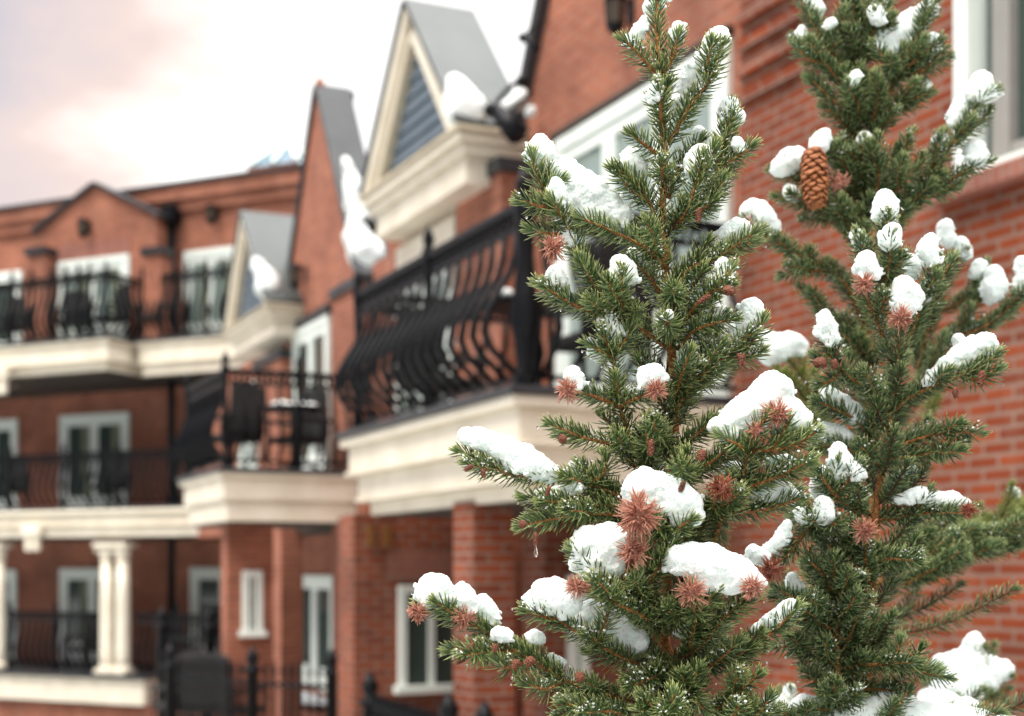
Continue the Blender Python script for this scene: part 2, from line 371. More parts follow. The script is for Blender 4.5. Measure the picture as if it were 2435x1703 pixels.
# gable two
g2w = .0
al, az_ = X(755, 207, g2w); lb, lz = X(676, 770, g2w); rb_, rz_ = X(852, 660, g2w)
zb = 5.35
LZ = FL1 - .56
MB().box(rb_, lb, -1.6, -1.3, 0, LZ).build('wall', M['brick_far'], RB)
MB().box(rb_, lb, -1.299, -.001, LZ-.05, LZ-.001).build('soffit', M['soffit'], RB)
MB().prism([(rb_, LZ), (lb, LZ), (lb, zb), (al, az_), (rb_, zb)], g2w-.3, g2w).build('gable_wall', M['brick_far'], RB)
rake(RB, (lb, zb), (al, az_), g2w-.5, g2w+.05, .07)
rake(RB, (rb_, zb), (al, az_), g2w-.42, g2w+.05, .05)
MB().lathe([(.08, az_-.05), (.07, az_+.03), (.05, az_+.09), (.01, az_+.13)], (al, g2w-.03, 0), 10).build('finial', M['brick_far'], RB, True)
d0, d1 = X(788, 800, g2w)[0], X(704, 800, g2w)[0]
zt = X(745, 770, g2w)[1]
opening(RB, d0, d1, FL1, zt, g2w, 2, 'glazed_door', 'glass', .09)
MB().box(d0-.05, d1+.05, g2w+.001, g2w+.07, zt+.002, zt+.12).build('lintel', M['flash'], RB)
D1z = X(1103, 300, .42)[1]
# wall between pier and gable, behind the balcony, with door under the dormer
MB().box(pb+.001, qa-.001, -.28, .0, 0, D1z-.46).build('wall', M['brick_far'], RB)
e0, e1 = X(1085, 800, 0)[0], X(950, 800, 0)[0]
opening(RB, e0, e1, FL1, 5.05, 0, 2, 'glazed_door', 'pale_glass', .1)
#roofdeck the facade
MB().box(-6, lb+7, -9, -.36, 4.9, 5.1).build('roof', M['metalroof'], RB)
MB().box(-6, lb+7, -9, -8.7, 0, 4.899).build('wall', M['brick_far'], RB)
# dormer one (cream with blue siding)
def dormer(corner, left, apex, w0, depth, ridge_back, rs=1.0, zcorn=None):
    ca, cz = X(corner[0], corner[1], w0); la = X(left[0], left[1], w0)[0]; aa, apz_ = X(apex[0], apex[1], w0)
    dm = empty('dormer', (0, 0, 0), 0, RB)
    aa = (ca + la) / 2 * .5 + aa * .5
    # cornice (stepped mouldings), frieze
    MB().box(ca+.10, la, w0-depth, w0-.06, cz-.46*rs, cz-.225*rs).build('frieze', M['cream'], dm, bevel=.006)
    MB().box(ca+.02, la+.06, w0-depth, w0, cz-.223*rs, cz-.13*rs).box(ca-.03, la+.1, w0-depth, w0+.06, cz-.129*rs, cz-.05*rs).build('cornice', M['cream'], dm, bevel=.012)
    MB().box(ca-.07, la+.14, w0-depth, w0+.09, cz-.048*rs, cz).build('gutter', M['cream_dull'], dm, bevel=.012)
    # triangular front with clapboards
    t_ = MB(); n_ = 11; H = apz_ - cz
    t_.prism([(ca+.2, cz), (la-.02, cz), (aa, apz_-.1)], w0-.3, w0-.08)
    t_.build('gable_front', M['siding'], dm)
    cl = MB()
    for i in range(n_):
        z0 = cz + i*H/n_; f = lambda z, e: e + (aa-e) * (z-cz)/H
        if i < n_-1:
            a0, b0 = f(z0, ca+.2), f(z0, la-.02); a1, b1 = f(z0+H/n_, ca+.2), f(z0+H/n_, la-.02)
            v = [cl.bm.verts.new(p) for p in ((a0, w0-.05, z0), (b0, w0-.05, z0), (b1, w0-.078, z0+H/n_*.98), (a1, w0-.078, z0+H/n_*.98), (a0, w0-.079, z0), (b0, w0-.079, z0))]
            cl.bm.faces.new(v[:4]); cl.bm.faces.new((v[0], v[4], v[5], v[1]))
    cl.build('clapboards', M['siding'], dm)
    # rake boards
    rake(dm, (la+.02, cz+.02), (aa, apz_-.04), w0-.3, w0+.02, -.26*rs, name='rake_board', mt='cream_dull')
    rake(dm, (la+.10, cz+.02), (aa, apz_-.0), w0-.3, w0+.05, -.12*rs, name='rake_board', mt='cream')
    rake(dm, (ca+.12, cz+.02), (aa, apz_-.04), w0-.3, w0+.02, -.16*rs, name='rake_board', mt='cream')
    # metal roof slopes
    rake(dm, (la+.12, cz+.02), (aa, apz_), w0-ridge_back, w0+.08, .05, name='roof_slope', mt='metalroof')
    rake(dm, (ca+.02, cz+.02), (aa, apz_), w0-ridge_back, w0+.08, .05, name='roof_slope', mt='metalroof')
    return dm, ca, la, cz, aa, apz_
D1 = dormer((1103, 300), (880, 480), (968, 17), .42, .6, .65)
D3 = dormer((645, 722), (545, 785), (572, 518), .42, .6, 1.0, .8)
# cream header under dormer one
MB().box(X(1083, 500, .12)[0], X(945, 600, .12)[0], .001, .14, 4.98, 5.32).build('lintel', M['cream'], RB, bevel=.01)
# wall under dormer three and its arched window
ww = -.1
k0, k1 = X(672, 900, ww)[0]+.01, X(530, 900, ww)[0]
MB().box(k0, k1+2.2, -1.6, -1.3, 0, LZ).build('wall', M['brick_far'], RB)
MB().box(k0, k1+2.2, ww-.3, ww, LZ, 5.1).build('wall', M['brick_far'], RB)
opening(RB, X(622, 900, ww)[0], X(575, 900, ww)[0], FL1+.3, 4.75, ww, 2, 'window', 'glass', .06)
MB().box(X(668, 900, ww+.3)[0], X(612, 900, ww+.3)[0], ww+.001, ww+.3, 0, 4.75).build('pier', M['brick_far'], RB)
MB().box(X(668, 900, ww+.3)[0]-.03, X(606, 900, ww+.3)[0]+.02, ww-.02, ww+.34, 4.752, 4.87).build('pier_cap', M['flash'], RB)

# balcony one: stepped cream fascia round front and side
bu0 = X(1780, 925, 0)[0]; BW = 1.68
bu0 = F1.fp(1220, 925, BW)[0]
bu1 = F1.fp(806, 1060, BW)[0]
def balcony(par, u0, u1, w1, ztop, steps, mt='cream', w0=0.0, cap=True, name='balcony'):
    b_ = empty(name, (0, 0, 0), 0, par); z = ztop
    if cap:
        MB().box(u0-.03, u1+.03, w0+.001, w1+.03, z-.05, z).build('deck_edge', M['flash'], b_, bevel=.008); z -= .051
    for i, (h, inset) in enumerate(steps):
        MB().box(u0+inset, u1-inset, w0+.001, w1-inset, z-h, z).build('fascia', M[mt if i != 0 else 'cream'], b_, bevel=.012); z -= h + .001
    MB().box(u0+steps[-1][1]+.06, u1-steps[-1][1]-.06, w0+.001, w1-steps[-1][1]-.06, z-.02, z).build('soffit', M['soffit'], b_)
    return b_
balcony(RB, bu0, bu1, BW, FL1+.02, [(.07, .0), (.20, .06), (.03, .03), (.18, .12), (.03, .10), (.10, .20)])
ins = .13
railing(RB, (bu0+ins, BW-ins), (bu1-ins, BW-ins), FL1+.02, (0, 1), 1.14, .18, .22, .022, posts=(0, .5, 1))
railing(RB, (bu0+ins, BW-ins-.04), (bu0+ins, .02), FL1+.02, (-1, 0), 1.14, .18, .22, .022, posts=())
railing(RB, (bu1-ins, BW-ins-.04), (bu1-ins, .15), FL1+.02, (1, 0), 1.14, .18, .22, .022, posts=())
# heavy corner post
MB().lathe([(.07, 0), (.08, .05), (.05, .12), (.07, .3), (.10, .42), (.07, .6), (.055, .8), (.06, 1.0), (.08, 1.1), (.06, 1.15), (.035, 1.19), (.06, 1.25), (.03, 1.3), (.01, 1.34)], (bu0+ins+.02, BW-ins-.02, FL1+.02), 14).build('corner_post', IRON, RB, True)

# ground storey of the right building
pz0 = FL1 - .62
c0 = X(806, 1400, BW-.25)[0]
MB().box(F1.fp(858, 1400, 1.3)[0], F1.fp(803, 1400, 1.3)[0], .001, 1.3, 0, pz0).build('pier', M['brick'], RB)
# window wall of the porch: faces the camera side
uw = F1.fp(870, 1400, .9)[0]
wa = F1.fq(870, 1400, uw-.8)[0]; wb = F1.fq(1120, 1400, uw-.8)[0]
US = F1.fp(858, 1400, 1.3)[0] - .33
wa = F1.fq(858, 1400, US)[0]; wb = F1.fq(1120, 1400, US)[0]
MB().box(US, US+.3, wb, wa+.06, 0, pz0).build('wall', M['brick'], RB)
def side_window(par, u, px0, px1, zlo, zhi, leaves=2, dark='glass', name='window'):
    w_a = F1.fq(px0, 1400, u)[0]; w_b = F1.fq(px1, 1400, u)[0]
    f = empty(name, (u, w_a, zlo), R(-90), par)           # local x runs along -w, local y towards... camera side
    H = zhi - zlo; W = w_a - w_b; fr = .07
    MB().box(0, W, -.06, 0, H-fr, H).box(0, fr, -.055, 0, 0, H-fr-.001).box(W-fr, W, -.055, 0, 0, H-fr-.001).box(-.04, W+.04, -.10, 0, -.07, -.001).build('frame', M['white'], f, bevel=.006)
    MB().box(fr, W-fr, -.02, -.006, 0, H-fr-.001).build('pane', M[dark], f)
    if leaves == 2: MB().box(W*.46, W*.56, -.05, -.021, 0, H-fr-.002).build('mullion', M['white'], f)
    return f
side_window(RB, US, 945, 1095, F1.fq(1000, 1628, US)[1], F1.fq(1000, 1392, US)[1])
sb = empty('sign_panel', (0, 0, 0), 0, RB)
# frontal piers under the balcony
for (pl, pr, uu, mt) in ((1125, 1222, bu0+1.05, 'brick'), (1295, 1600, bu0+1.5, 'brick')):
    w_a = F1.fq(pl, 1400, uu)[0]; w_b = F1.fq(pr, 1400, uu)[0]
    MB().box(uu, uu+.35, w_b, w_a, 0, pz0).build('pier', M[mt], RB)
side_window(RB, bu0+1.5, 1345, 1395, .3, 1.95, 1, 'pale_glass', 'window')
# soldier-course panel above porch window
w_a = F1.fq(925, 1400, US)[0]; w_b = F1.fq(1085, 1400, US)[0]; zp0 = F1.fq(1000, 1385, US)[1]; zp1 = F1.fq(1000, 1312, US)[1]
MB().box(US-.012, US-.001, w_b, w_a, zp0+.03, zp1).build('brick_panel', M['brick_soldier'], RB)
bpy.data.objects.remove(sb)
# amber plaques by the pier
for pl, pr in ((872, 885), (908, 925)):
    a_, b_ = F1.fq(pl, 1270, US)[0], F1.fq(pr, 1270, US)[0]
    MB().box(US-.06, US-.001, b_, a_, F1.fq(880, 1300, US)[1], F1.fq(880, 1248, US)[1]).build('shutter', M['amber'], RB)

# balcony two in the inner corner
B2U = F1.fp(521, 1150, 1.25)[0]; b2w = 1.7
b2u = F1.fp(521, 1150, b2w)[0]
b2l = F1.fp(425, 1175, b2w)[0]
b2u, _z = X(521, 1150, b2w)
balcony(RB, b2u, b2l, b2w, FL1+.02, [(.06, 0), (.24, .05), (.03, .08), (.20, .10)], w0=ww)
railing(RB, (b2u+.1, b2w-.1), (b2l-.1, b2w-.1), FL1+.02, (0, 1), 1.08, .14, .15, .018, posts=(0, 1))
railing(RB, (b2u+.1, b2w-.14), (b2u+.1, .02), FL1+.02, (-1, 0), 1.08, .14, .15, .018, posts=(.5,))
# porch below it: brick pier, doors
w_a = F1.fq(540, 1400, b2u+.8)[0]; w_b = F1.fq(650, 1400, b2u+.8)[0]
MB().box(b2u+.8, b2u+1.1, w_b, w_a, 0, FL1-.55).build('pier', M['brick_far'], RB)
side_window(RB, b2u+.8, 575, 622, F1.fq(600, 1500, b2u+.8)[1], F1.fq(600, 1357, b2u+.8)[1], 2, 'glass')
opening(RB, X(800, 1500, -1.3)[0], X(706, 1500, -1.3)[0], FL0, F1.fp(750, 1368, -1.3)[1], -1.3, 2, 'glazed_door', 'glass', .1)

MB().box(-6, b2l+.2, -9, 3.0, GZ, -.002).build('terrace', M['slab'], RB)
# ---------------- left wing
LB = empty('brick_building', (F2.O.x, F2.O.y, 0), F2.a)
tag(LB, 'long three storey red brick wing at the left with white doors and cream balcony bands', 'building')
Z = F2.fp
xr, xl = -4.5, Z(-80, 500, 0)[0] + 3
zr = Z(350, 452, 0)[1]
RC = -1.35
MB().box(xr, xl, -.4, 0, FL2-.5, zr-.5).build('wall', M['brick_far'], LB)
MB().box(xr, xl, RC-.4, RC, 0, FL2-.501).build('wall', M['brick_far'], LB)
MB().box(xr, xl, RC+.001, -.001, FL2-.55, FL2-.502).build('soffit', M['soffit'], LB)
MB().box(xr, xl, -.4, .10, zr-.499, zr-.30).box(xr, xl, -.4, .18, zr-.299, zr-.06).build('brick_cornice', M['brick_far'], LB)
MB().box(xr, xl, -.6, .24, zr-.058, zr).build('coping', M['flash'], LB)
MB().box(xr, xl, -9, -.401, zr-.7, zr-.5).build('roof', M['metalroof'], LB)
# gabled bay
bw = .5
ga, gaz = Z(222, 470, bw); g_l, g_lz = Z(92, 550, bw); g_r, g_rz = Z(372, 512, bw)
ge = (g_lz + g_rz) / 2; gaz = max(gaz, ge+.7)
MB().prism([(g_r, FL2), (g_l, FL2), (g_l, ge), ((g_l+g_r)/2, gaz), (g_r, ge)], .001, bw).build('gable_wall', M['brick_far'], LB)
rake(LB, (g_l+.1, ge-.05), ((g_l+g_r)/2, gaz), 0, bw+.1, .07)
rake(LB, (g_r-.1, ge-.05), ((g_l+g_r)/2, gaz), 0, bw+.1, .07)
for px_ in (85, 360):
    a_ = Z(px_+22, 640, bw+.3)[0]; b_ = Z(px_-18, 640, bw+.3)[0]
    MB().box(a_, b_, bw+.001, bw+.3, FL2, Z(px_, 618, bw)[1]).build('pier', M['brick_far'], LB)
    MB().box(a_-.05, b_+.05, bw-.02, bw+.36, Z(px_, 617, bw)[1], Z(px_, 600, bw)[1]).build('pier_cap', M['flash'], LB)
MB().tube([(Z(372, 520, bw)[0]-.06, .15, 9-.3), (Z(372, 520, bw)[0]-.06, .15, 0)], .07, 8).build('downpipe', IRON, LB, True)
MB().box(Z(372, 520, bw)[0]-.2, Z(372, 520, bw)[0]+.08, .02, .3, 8.35, 8.65).build('rainwater_head', IRON, LB)
# soldier panel above bay door
MB().box(Z(310, 600, bw)[0], Z(140, 600, bw)[0], bw+.001, bw+.02, Z(220, 612, bw)[1], Z(220, 575, bw)[1]).build('brick_panel', M['brick_soldier'], LB)
# doors: (px left, px right, y top, floor z, plane, glass)
for (pl, pr, pt, fl, pn, gl, lv, cu) in (
    (142, 310, 615, FL2, bw, 'pale_glass', 2, 'l'), (440, 566, 593, FL2, 0, 'pale_glass', 2, 'l'), (-90, 55, 652, FL2, 0, 'glass', 2, None),
    (145, 310, 985, FL1, RC, 'glass', 2, 'l'), (-70, 45, 1000, FL1, RC, 'glass', 2, None), (455, 545, 1350, FL0, RC, 'glass', 1, None),
    (145, 300, 1352, FL0, RC, 'glass', 2, 'l'), (-70, 42, 1355, FL0, RC, 'pale_glass', 2, None)):
    a_ = Z(pr, pt, pn)[0]; b_ = Z(pl, pt, pn)[0]
    opening(LB, a_, b_, fl, Z((pl+pr)/2, pt, pn)[1], pn, lv, 'glazed_door', gl, .12, None, cu)
# top balcony slabs
tb = 1.5
a_, b_ = Z(255, 820, tb)[0], Z(-80, 820, tb)[0]
balcony(LB, a_, b_, tb, FL2+.02, [(.07, 0), (.28, .06), (.03, .03), (.16, .14)], 'cream')
railing(LB, (a_+.1, tb-.1), (b_-.1, tb-.1), FL2+.02, (0, 1), 1.15, .15, .14, .026, posts=(0, .12, .2, .3, .4, .55, .7))
railing(LB, (a_+.1, tb-.14), (a_+.1, .55), FL2+.02, (-1, 0), 1.15, .15, .14, .026, posts=())
c_, d_ = Z(600, 830, .85)[0]-1.2, Z(320, 830, .85)[0]
balcony(LB, c_, d_, .85, FL2+.02, [(.07, 0), (.30, .05), (.03, .02), (.2, .10)], 'cream')
railing(LB, (c_+.1, .75), (d_-.1, .75), FL2+.02, (0, 1), 1.15, .15, .12, .026, posts=(.3, .45, .5, .6, .72, .8, .95, 1))
# bracket and middle slab, lower slab
def modillion(px, py, w_, h=.45):
    x, z = Z(px, py, w_)
    MB().box(x-.22, x+.22, w_-.001, w_+.14, z-.10, z+.1).box(x-.16, x-.02, w_, w_+.11, z-.11-h*.6, z-.101).box(x+.02, x+.16, w_, w_+.11, z-.11-h*.6, z-.101).build('bracket', M['cream'], LB, bevel=.02)
m1 = 1.3
balcony(LB, xr+1.5, xl, m1, FL1+.02, [(.07, -.08), (.2, 0), (.03, -.04), (.18, .03)], 'cream', w0=RC)
modillion(83, 1262, m1+.001); modillion(5, 890, tb+.0)
railing(LB, (xr+2.2, m1-.12), (xl-.2, m1-.12), FL1+.02, (0, 1), 1.0, .16, .12, .024, posts=(.3, .4, .5, .6, .7, .8))
balcony(LB, Z(352, 1640, m1)[0], xl, m1+.1, FL0-.02+.0, [(.04, 0), (.42, .06)], 'cream', w0=RC, name='porch_base')
MB().box(xr, xl, .001, m1-.1, GZ, FL0-.55+.05).build('plinth', M['brick_far'], LB)
railing(LB, (Z(310, 1600, m1)[0]+1.3*0+0.35-2.2, m1-.15), (Z(310, 1600, m1)[0]+.02, m1-.15), FL0+.0, (0, 1), 1.1, .15, .10, .026, posts=(0, .5))
railing(LB, (Z(232, 1600, m1)[0], m1-.15), (Z(10, 1600, m1)[0], m1-.15), FL0+.0, (0, 1), 1.1, .15, .10, .026, posts=(0, .5, 1))
for px_ in (253, 291, -4):
    x = Z(px_, 1600, m1-.1)[0]
    cst = empty('column', (x, m1-.12, FL0), 0, LB)
    H = FL1 - .62 - FL0
    MB().lathe([(.135, .12), (.13, .3), (.125, H*.6), (.11, H-.32)], (0, 0, 0), 20).build('shaft', M['cream'], cst, True)
    MB().box(-.17, .17, -.17, .17, 0, .08).lathe([(.16, .081), (.16, .12), (.14, .15)], (0, 0, 0), 20).build('plinth', M['cream'], cst, bevel=.01)
    MB().lathe([(.12, H-.30), (.14, H-.28), (.12, H-.25), (.15, H-.12), (.17, H-.08)], (0, 0, 0), 16).box(-.19, .19, -.18, .18, H-.079, H).build('capital', M['cream'], cst, bevel=.01)
    for s_ in (-1, 1): MB().torus((s_*.13, .13, H-.14), .035, .018, 'y', 12, 6).build('volute', M['cream'], cst, True)
# downpipe across the middle storey
x_ = Z(378, 1000, .1)[0]

# far glazed roof behind the wing
gp = empty('glass_roof_pavilion', (F2.O.x, F2.O.y, 0), F2.a); tag(gp, 'small blue glass pyramid roof peeking above the brick parapet', 'roof')
px0, pzb = Z(632, 412, -4); px1, _ = Z(742, 400, -4); pax, paz = Z(686, 338, -4)
pc = ((px0+px1)/2, -4.0); hw = abs(px0-px1)/2*1.05
def pyr(h0, mt, nm, ribs=False):
    m_ = MB()
    if not ribs:
        v = [m_.bm.verts.new((pc[0]+a*hw, pc[1]+b*hw, pzb-.05)) for a, b in ((-1, -1), (1, -1), (1, 1), (-1, 1))]; t_ = m_.bm.verts.new((pc[0], pc[1], paz))
        for i in range(4): m_.bm.faces.new((v[i], v[(i+1) % 4], t_))
        m_.bm.faces.new(v[::-1])
    else:
        for a, b in ((-1, -1), (1, -1), (1, 1), (-1, 1), (0, 1), (0, -1), (1, 0), (-1, 0)):
            m_.tube([(pc[0]+a*hw, pc[1]+b*hw, pzb), (pc[0], pc[1], paz+.02)], .05, 5)
    return m_.build(nm, M[mt], gp)
pyr(0, 'blue_glass', 'glass'); pyr(0, 'white', 'glazing_bar', True)
MB().box(pc[0]-hw, pc[0]+hw, pc[1]-hw, pc[1]+hw, 0, pzb-.06).build('tower_wall', M['brick_far'], gp)

# ---------------- wall lanterns
def lantern_parts(r, s=1.0):
    MB().box(-.05*s, .05*s, 0, .02*s, -.12*s, .1*s).tube([(0, .01*s, .05*s), (0, .09*s, .12*s), (0, .16*s, .13*s)], .012*s, 6).build('bracket', IRON, r)
    MB().lathe([(.02*s, .14*s), (.05*s, .11*s), (.11*s, .07*s), (.10*s, .05*s)], (0, .16*s, 0), 6).build('cap', IRON, r)
    MB().lathe([(.085*s, -.17*s), (.09*s, -.15*s), (.06*s, -.2*s), (.015*s, -.24*s)], (0, .16*s, 0), 6).build('base_cup', IRON, r)
    MB().lathe([(.07*s, -.15*s), (.085*s, .05*s)], (0, .16*s, 0), 6).build('lamp_glass', M['lamp_glass'], r)
    m_ = MB()
    for k in range(6):
        a = k*math.pi/3; m_.tube([(.073*s*math.cos(a), .16*s+.073*s*math.sin(a), -.15*s), (.09*s*math.cos(a), .16*s+.09*s*math.sin(a), .05*s)], .008*s, 4)
    m_.build('cage', IRON, r)
def lantern(F, px, py, w_, s, label):
    x, z = F.fp(px, py, w_); p = F.O + F.d*x + F.n*w_
    r = empty('wall_lantern', (p.x, p.y, z), F.a); tag(r, label, 'lantern', 'black lanterns on the brick walls'); lantern_parts(r, s); return r
lantern(F1, 1502, 25, wg, .9, 'large black lantern high on the brick gable, left of the front spruce tip')
lantern(F1, 727, 652, g2w, .9, 'small black lantern on the narrow brick gable above its glazed door')
lantern(F2, 212, 540, bw, 1.05, 'black lantern under the peak of the low gabled bay in the left wing')
lantern(F2, 515, 508, 0, 1.05, 'black lantern on flat brick wall between gabled bay and small dormer')

# ---------------- snow on the buildings
def snow_mesh(name, blobs, vox, mat_, lump=.004, fine=.001, smooth=6, parent=None):
    m_ = MB()
    for c, r, s_ in blobs: m_.sphere(c, r, 2, s_)
    o = m_.build(name, mat_, parent, True)
    md = o.modifiers.new('r', 'REMESH'); md.mode = 'VOXEL'; md.voxel_size = vox; md.use_smooth_shade = True
    md = o.modifiers.new('s', 'SMOOTH'); md.iterations = smooth; md.factor = .5
    for st, ns in ((lump, lump*7), (fine, vox*2.0)):
        if st <= 0: continue
        key = 'n%.5f' % ns; tx = bpy.data.textures.get(key)
        if not tx: tx = bpy.data.textures.new(key, 'CLOUDS'); tx.noise_scale = ns; tx.noise_depth = 2
        md = o.modifiers.new('d', 'DISPLACE'); md.texture = tx; md.texture_coords = 'GLOBAL'; md.strength = st*2.4; md.mid_level = .5
    return o
def wpt(px, py, Y): return Vector(((px-CX)/FPX*Y, Y, CAMZ + (HY-py)/FPX*Y))
def roof_snow(pts, Y, label, vox=.03, flat=.6):
    bl = []
    for (a, b_) in zip(pts[:-1], pts[1:]) if len(pts) > 1 else [(pts[0], pts[0])]:
        n = max(1, int(math.hypot(a[0]-b_[0], a[1]-b_[1]) / (.45*min(a[2], b_[2]))))
        for i in range(n+1):
            f = i/n; px, py, r = [a[k]+(b_[k]-a[k])*f for k in range(3)]
            YY = (a[3] if len(a) > 3 else Y)*(1-f) + (b_[3] if len(b_) > 3 else Y)*f
            bl.append((wpt(px + random.uniform(-.2, .2)*r, py + random.uniform(-.15, .15)*r, YY), r/FPX*YY, (1, 1, 1)))
    o = snow_mesh('snow_patch', bl, vox, M['roof_snow'], .05, .01, 14)
    return tag(o, label, 'snow', 'snow lying on the roofs')
yD = (F1.O + F1.d*D1[1] + F1.n*.3).y; yG = (F1.O + F1.d*rb_).y
roof_snow([(1082, 205, 26), (1100, 232, 40), (1132, 258, 38), (1088, 265, 36), (1130, 278, 30)], yD+.1, 'thick snow lump sliding off the cream dormer roof onto its cornice')
roof_snow([(824, 378, 14), (832, 430, 22), (846, 490, 28), (852, 545, 34), (860, 595, 42), (890, 600, 30), (866, 622, 32)], yG+.2, 'long tongue of snow on the narrow brick gable slope')
roof_snow([(1205, 255, 20), (1240, 230, 24)], 12.4, 'rounded snow roll on black pipes between dormer and tall gable', .03)
roof_snow([(1250, 275, 12), (1262, 265, 16)], 12.2, 'small snow lump just below the snow roll beside the tall gable', .02)
y3 = (F1.O + F1.d*D3[1] + F1.n*.3).y
roof_snow([(612, 625, 20), (625, 650, 26), (635, 685, 30), (648, 700, 18)], y3+.2, 'snow lump on the roof of the far small dormer')
roof_snow([(665, 560, 22), (672, 600, 22), (680, 640, 12)], y3+3.2, 'snow field behind the far small dormer beside the narrow gable', .05)

# black pipes / snow guard next to the tall gable
def P1(px, py, Y): return wpt(px, py, Y)
gd = empty('snow_guard', P1(1200, 260, 12.3)); tag(gd, 'black iron snow guard pipes beside the tall gable roof edge', 'snow guard')
def loc(o, pts): return [tuple(Vector(p) - o.location) for p in pts]
MB().tube(loc(gd, [P1(1165, 262, 12.3), P1(1205, 215, 12.2), P1(1245, 180, 12.0)]), .02, 6).build('pipe', IRON, gd, True)
MB().tube(loc(gd, [P1(1180, 300, 12.3), P1(1225, 255, 12.2), P1(1262, 220, 12.0)]), .02, 6).build('pipe', IRON, gd, True)
MB().sphere(loc(gd, [P1(1242, 192, 12.0)])[0], .055, 2).build('knob', IRON, gd, True)
MB().sphere(loc(gd, [P1(1172, 262, 12.2)])[0], .085, 2, (1, 1, .8)).build('knob', IRON, gd, True)
MB().tube(loc(gd, [P1(1175, 258, 12.2), P1(1205, 290, 12.1), P1(1230, 320, 12.0)]), [.06, .09, .10], 8).build('bracket', IRON, gd, True)
gd = empty('snow_guard', P1(1275, 100, 11.6)); tag(gd, 'short black pipe bracket on the tall gable edge against the sky', 'snow guard')
MB().tube(loc(gd, [P1(1242, 88, 11.6), P1(1280, 118, 11.5)]), .028, 7).build('pipe', IRON, gd, True)
MB().tube(loc(gd, [P1(1252, 78, 11.6), P1(1296, 46, 11.4)]), .012, 6).build('rod', IRON, gd, True)
MB().sphere(loc(gd, [P1(1243, 90, 11.6)])[0], .042, 2).build('knob', IRON, gd, True)
gd = empty('snow_guard', P1(875, 520, 15)); tag(gd, 'short dark bracket at the left end of the dormer cornice', 'snow guard')
MB().tube(loc(gd, [P1(866, 518, 15.0), P1(895, 545, 14.8)]), [.03, .07], 6).build('pipe', IRON, gd, True)

# ---------------- balcony furniture
def f1pt(u, w_): p = F1.O + F1.d*u + F1.n*w_; return p
def chair(u, w_, z, rz, label, name='patio_chair', F=F1):
    p = F.O + F.d*u + F.n*w_; r = empty(name, (p.x, p.y, z), F.a + rz); tag(r, label, 'chair', 'dark chairs on the balconies')
    MB().box(-.26, .26, -.26, .26, .36, .44).build('seat', M['wicker'], r, bevel=.02)
    MB().prism([(-.27, .44), (.27, .44), (.24, 1.0), (0, 1.06), (-.24, 1.0)], .22, .28).build('backrest', M['wicker'], r, bevel=.02)
    for s_ in (-1, 1):
        MB().box(s_*.27-.03, s_*.27+.03, -.24, .28, .60, .65).build('armrest', M['wicker'], r, bevel=.01)
        for q in (-1, 1): MB().tube([(s_*.24, q*.23, 0), (s_*.25, q*.24, .62)], .02, 6).build('leg', IRON, r)
    return r
def table(u, w_, z, label, rad=.45):
    p = f1pt(u, w_); r = empty('patio_table', (p.x, p.y, z), F1.a); tag(r, label, 'table', 'round tables on the balconies')
    MB().lathe([(rad-.02, .70), (rad, .715), (rad, .73), (rad-.02, .745)], (0, 0, 0), 24).build('table_top', IRON, r)
    MB().lathe([(.04, .03), (.035, .3), (.06, .4), (.035, .5), (.05, .69)], (0, 0, 0), 10).build('stem', IRON, r, True)
    for k in range(3):
        a = k*2.1; MB().tube([(0, 0, .1), (.2*math.cos(a), .2*math.sin(a), .08), (.33*math.cos(a), .33*math.sin(a), .01)], .018, 6).build('leg', IRON, r)
    bl = [((p.x+random.uniform(-.6, .6)*rad, p.y+random.uniform(-.6, .6)*rad, z+.76), random.uniform(.07, .13), (1, 1, .5)) for _ in range(12)]
    s_ = snow_mesh('snow_patch', bl, .025, M['roof_snow'], .02, .006, 4); tag(s_, 'flat pad of snow on ' + label, 'snow', 'snow on the balcony tables')
    return r
table(bu0+1.2, .95, FL1+.02, 'round iron table near the corner post of the deep balcony', .4)
chair(bu0+.65, .75, FL1+.02, R(90), 'dark patio chair nearest the corner post of the deep balcony')
chair(bu0+3.1, .9, FL1+.02, R(-60), 'dark patio chair towards the far end of the deep balcony')
chair(b2u+1.1, 1.3, FL1+.02, R(120), 'high backed wicker chair furthest left on the inner corner balcony')
table(b2u+.6, .7, FL1+.02, 'round iron table on the inner corner balcony', .38)

for px_, w_, z_, rz_, lb_ in (
    (262, 1.0, FL2, 160, 'dark chair on the top left balcony in front of the glazed double door'), (170, 1.0, FL2, 200, 'dark chair at the left of the top balcony double door'),
    (372, .6, FL2, 180, 'dark chair against the top balcony pier beside the downpipe'), (258, .8, FL1, 170, 'dark chair on the middle left balcony right of the white doors'),
    (20, .8, FL1, 180, 'dark chair at the far left of the middle balcony'), (205, .8, FL0, 180, 'dark chair on the ground porch left of the twin columns'), (15, 1.0, FL2, 180, 'dark chair at the far left edge of the top balcony')):
    chair(F2.fp(px_, 800, w_)[0], w_, z_, R(rz_), lb_, F=F2)
def uw_of(px, Y):
    v = Vector(((px-CX)/FPX*Y, Y)) - F1.O; return v.dot(F1.d), v.dot(F1.n)
for px_, Y_, rz_, lb_ in ((560, 16.2, 20, 'black terrace chair nearest the brick pier behind the low fence'), (500, 16.3, 60, 'black terrace chair in the middle of the ground terrace group'), (435, 16.6, 110, 'black terrace chair at the left of the ground terrace group')):
    chair(*uw_of(px_, Y_), .0, R(rz_), lb_)
chair(b2u+1.0, .55, FL1+.02, R(200), 'wicker chair at the back of the inner corner balcony by the wall')
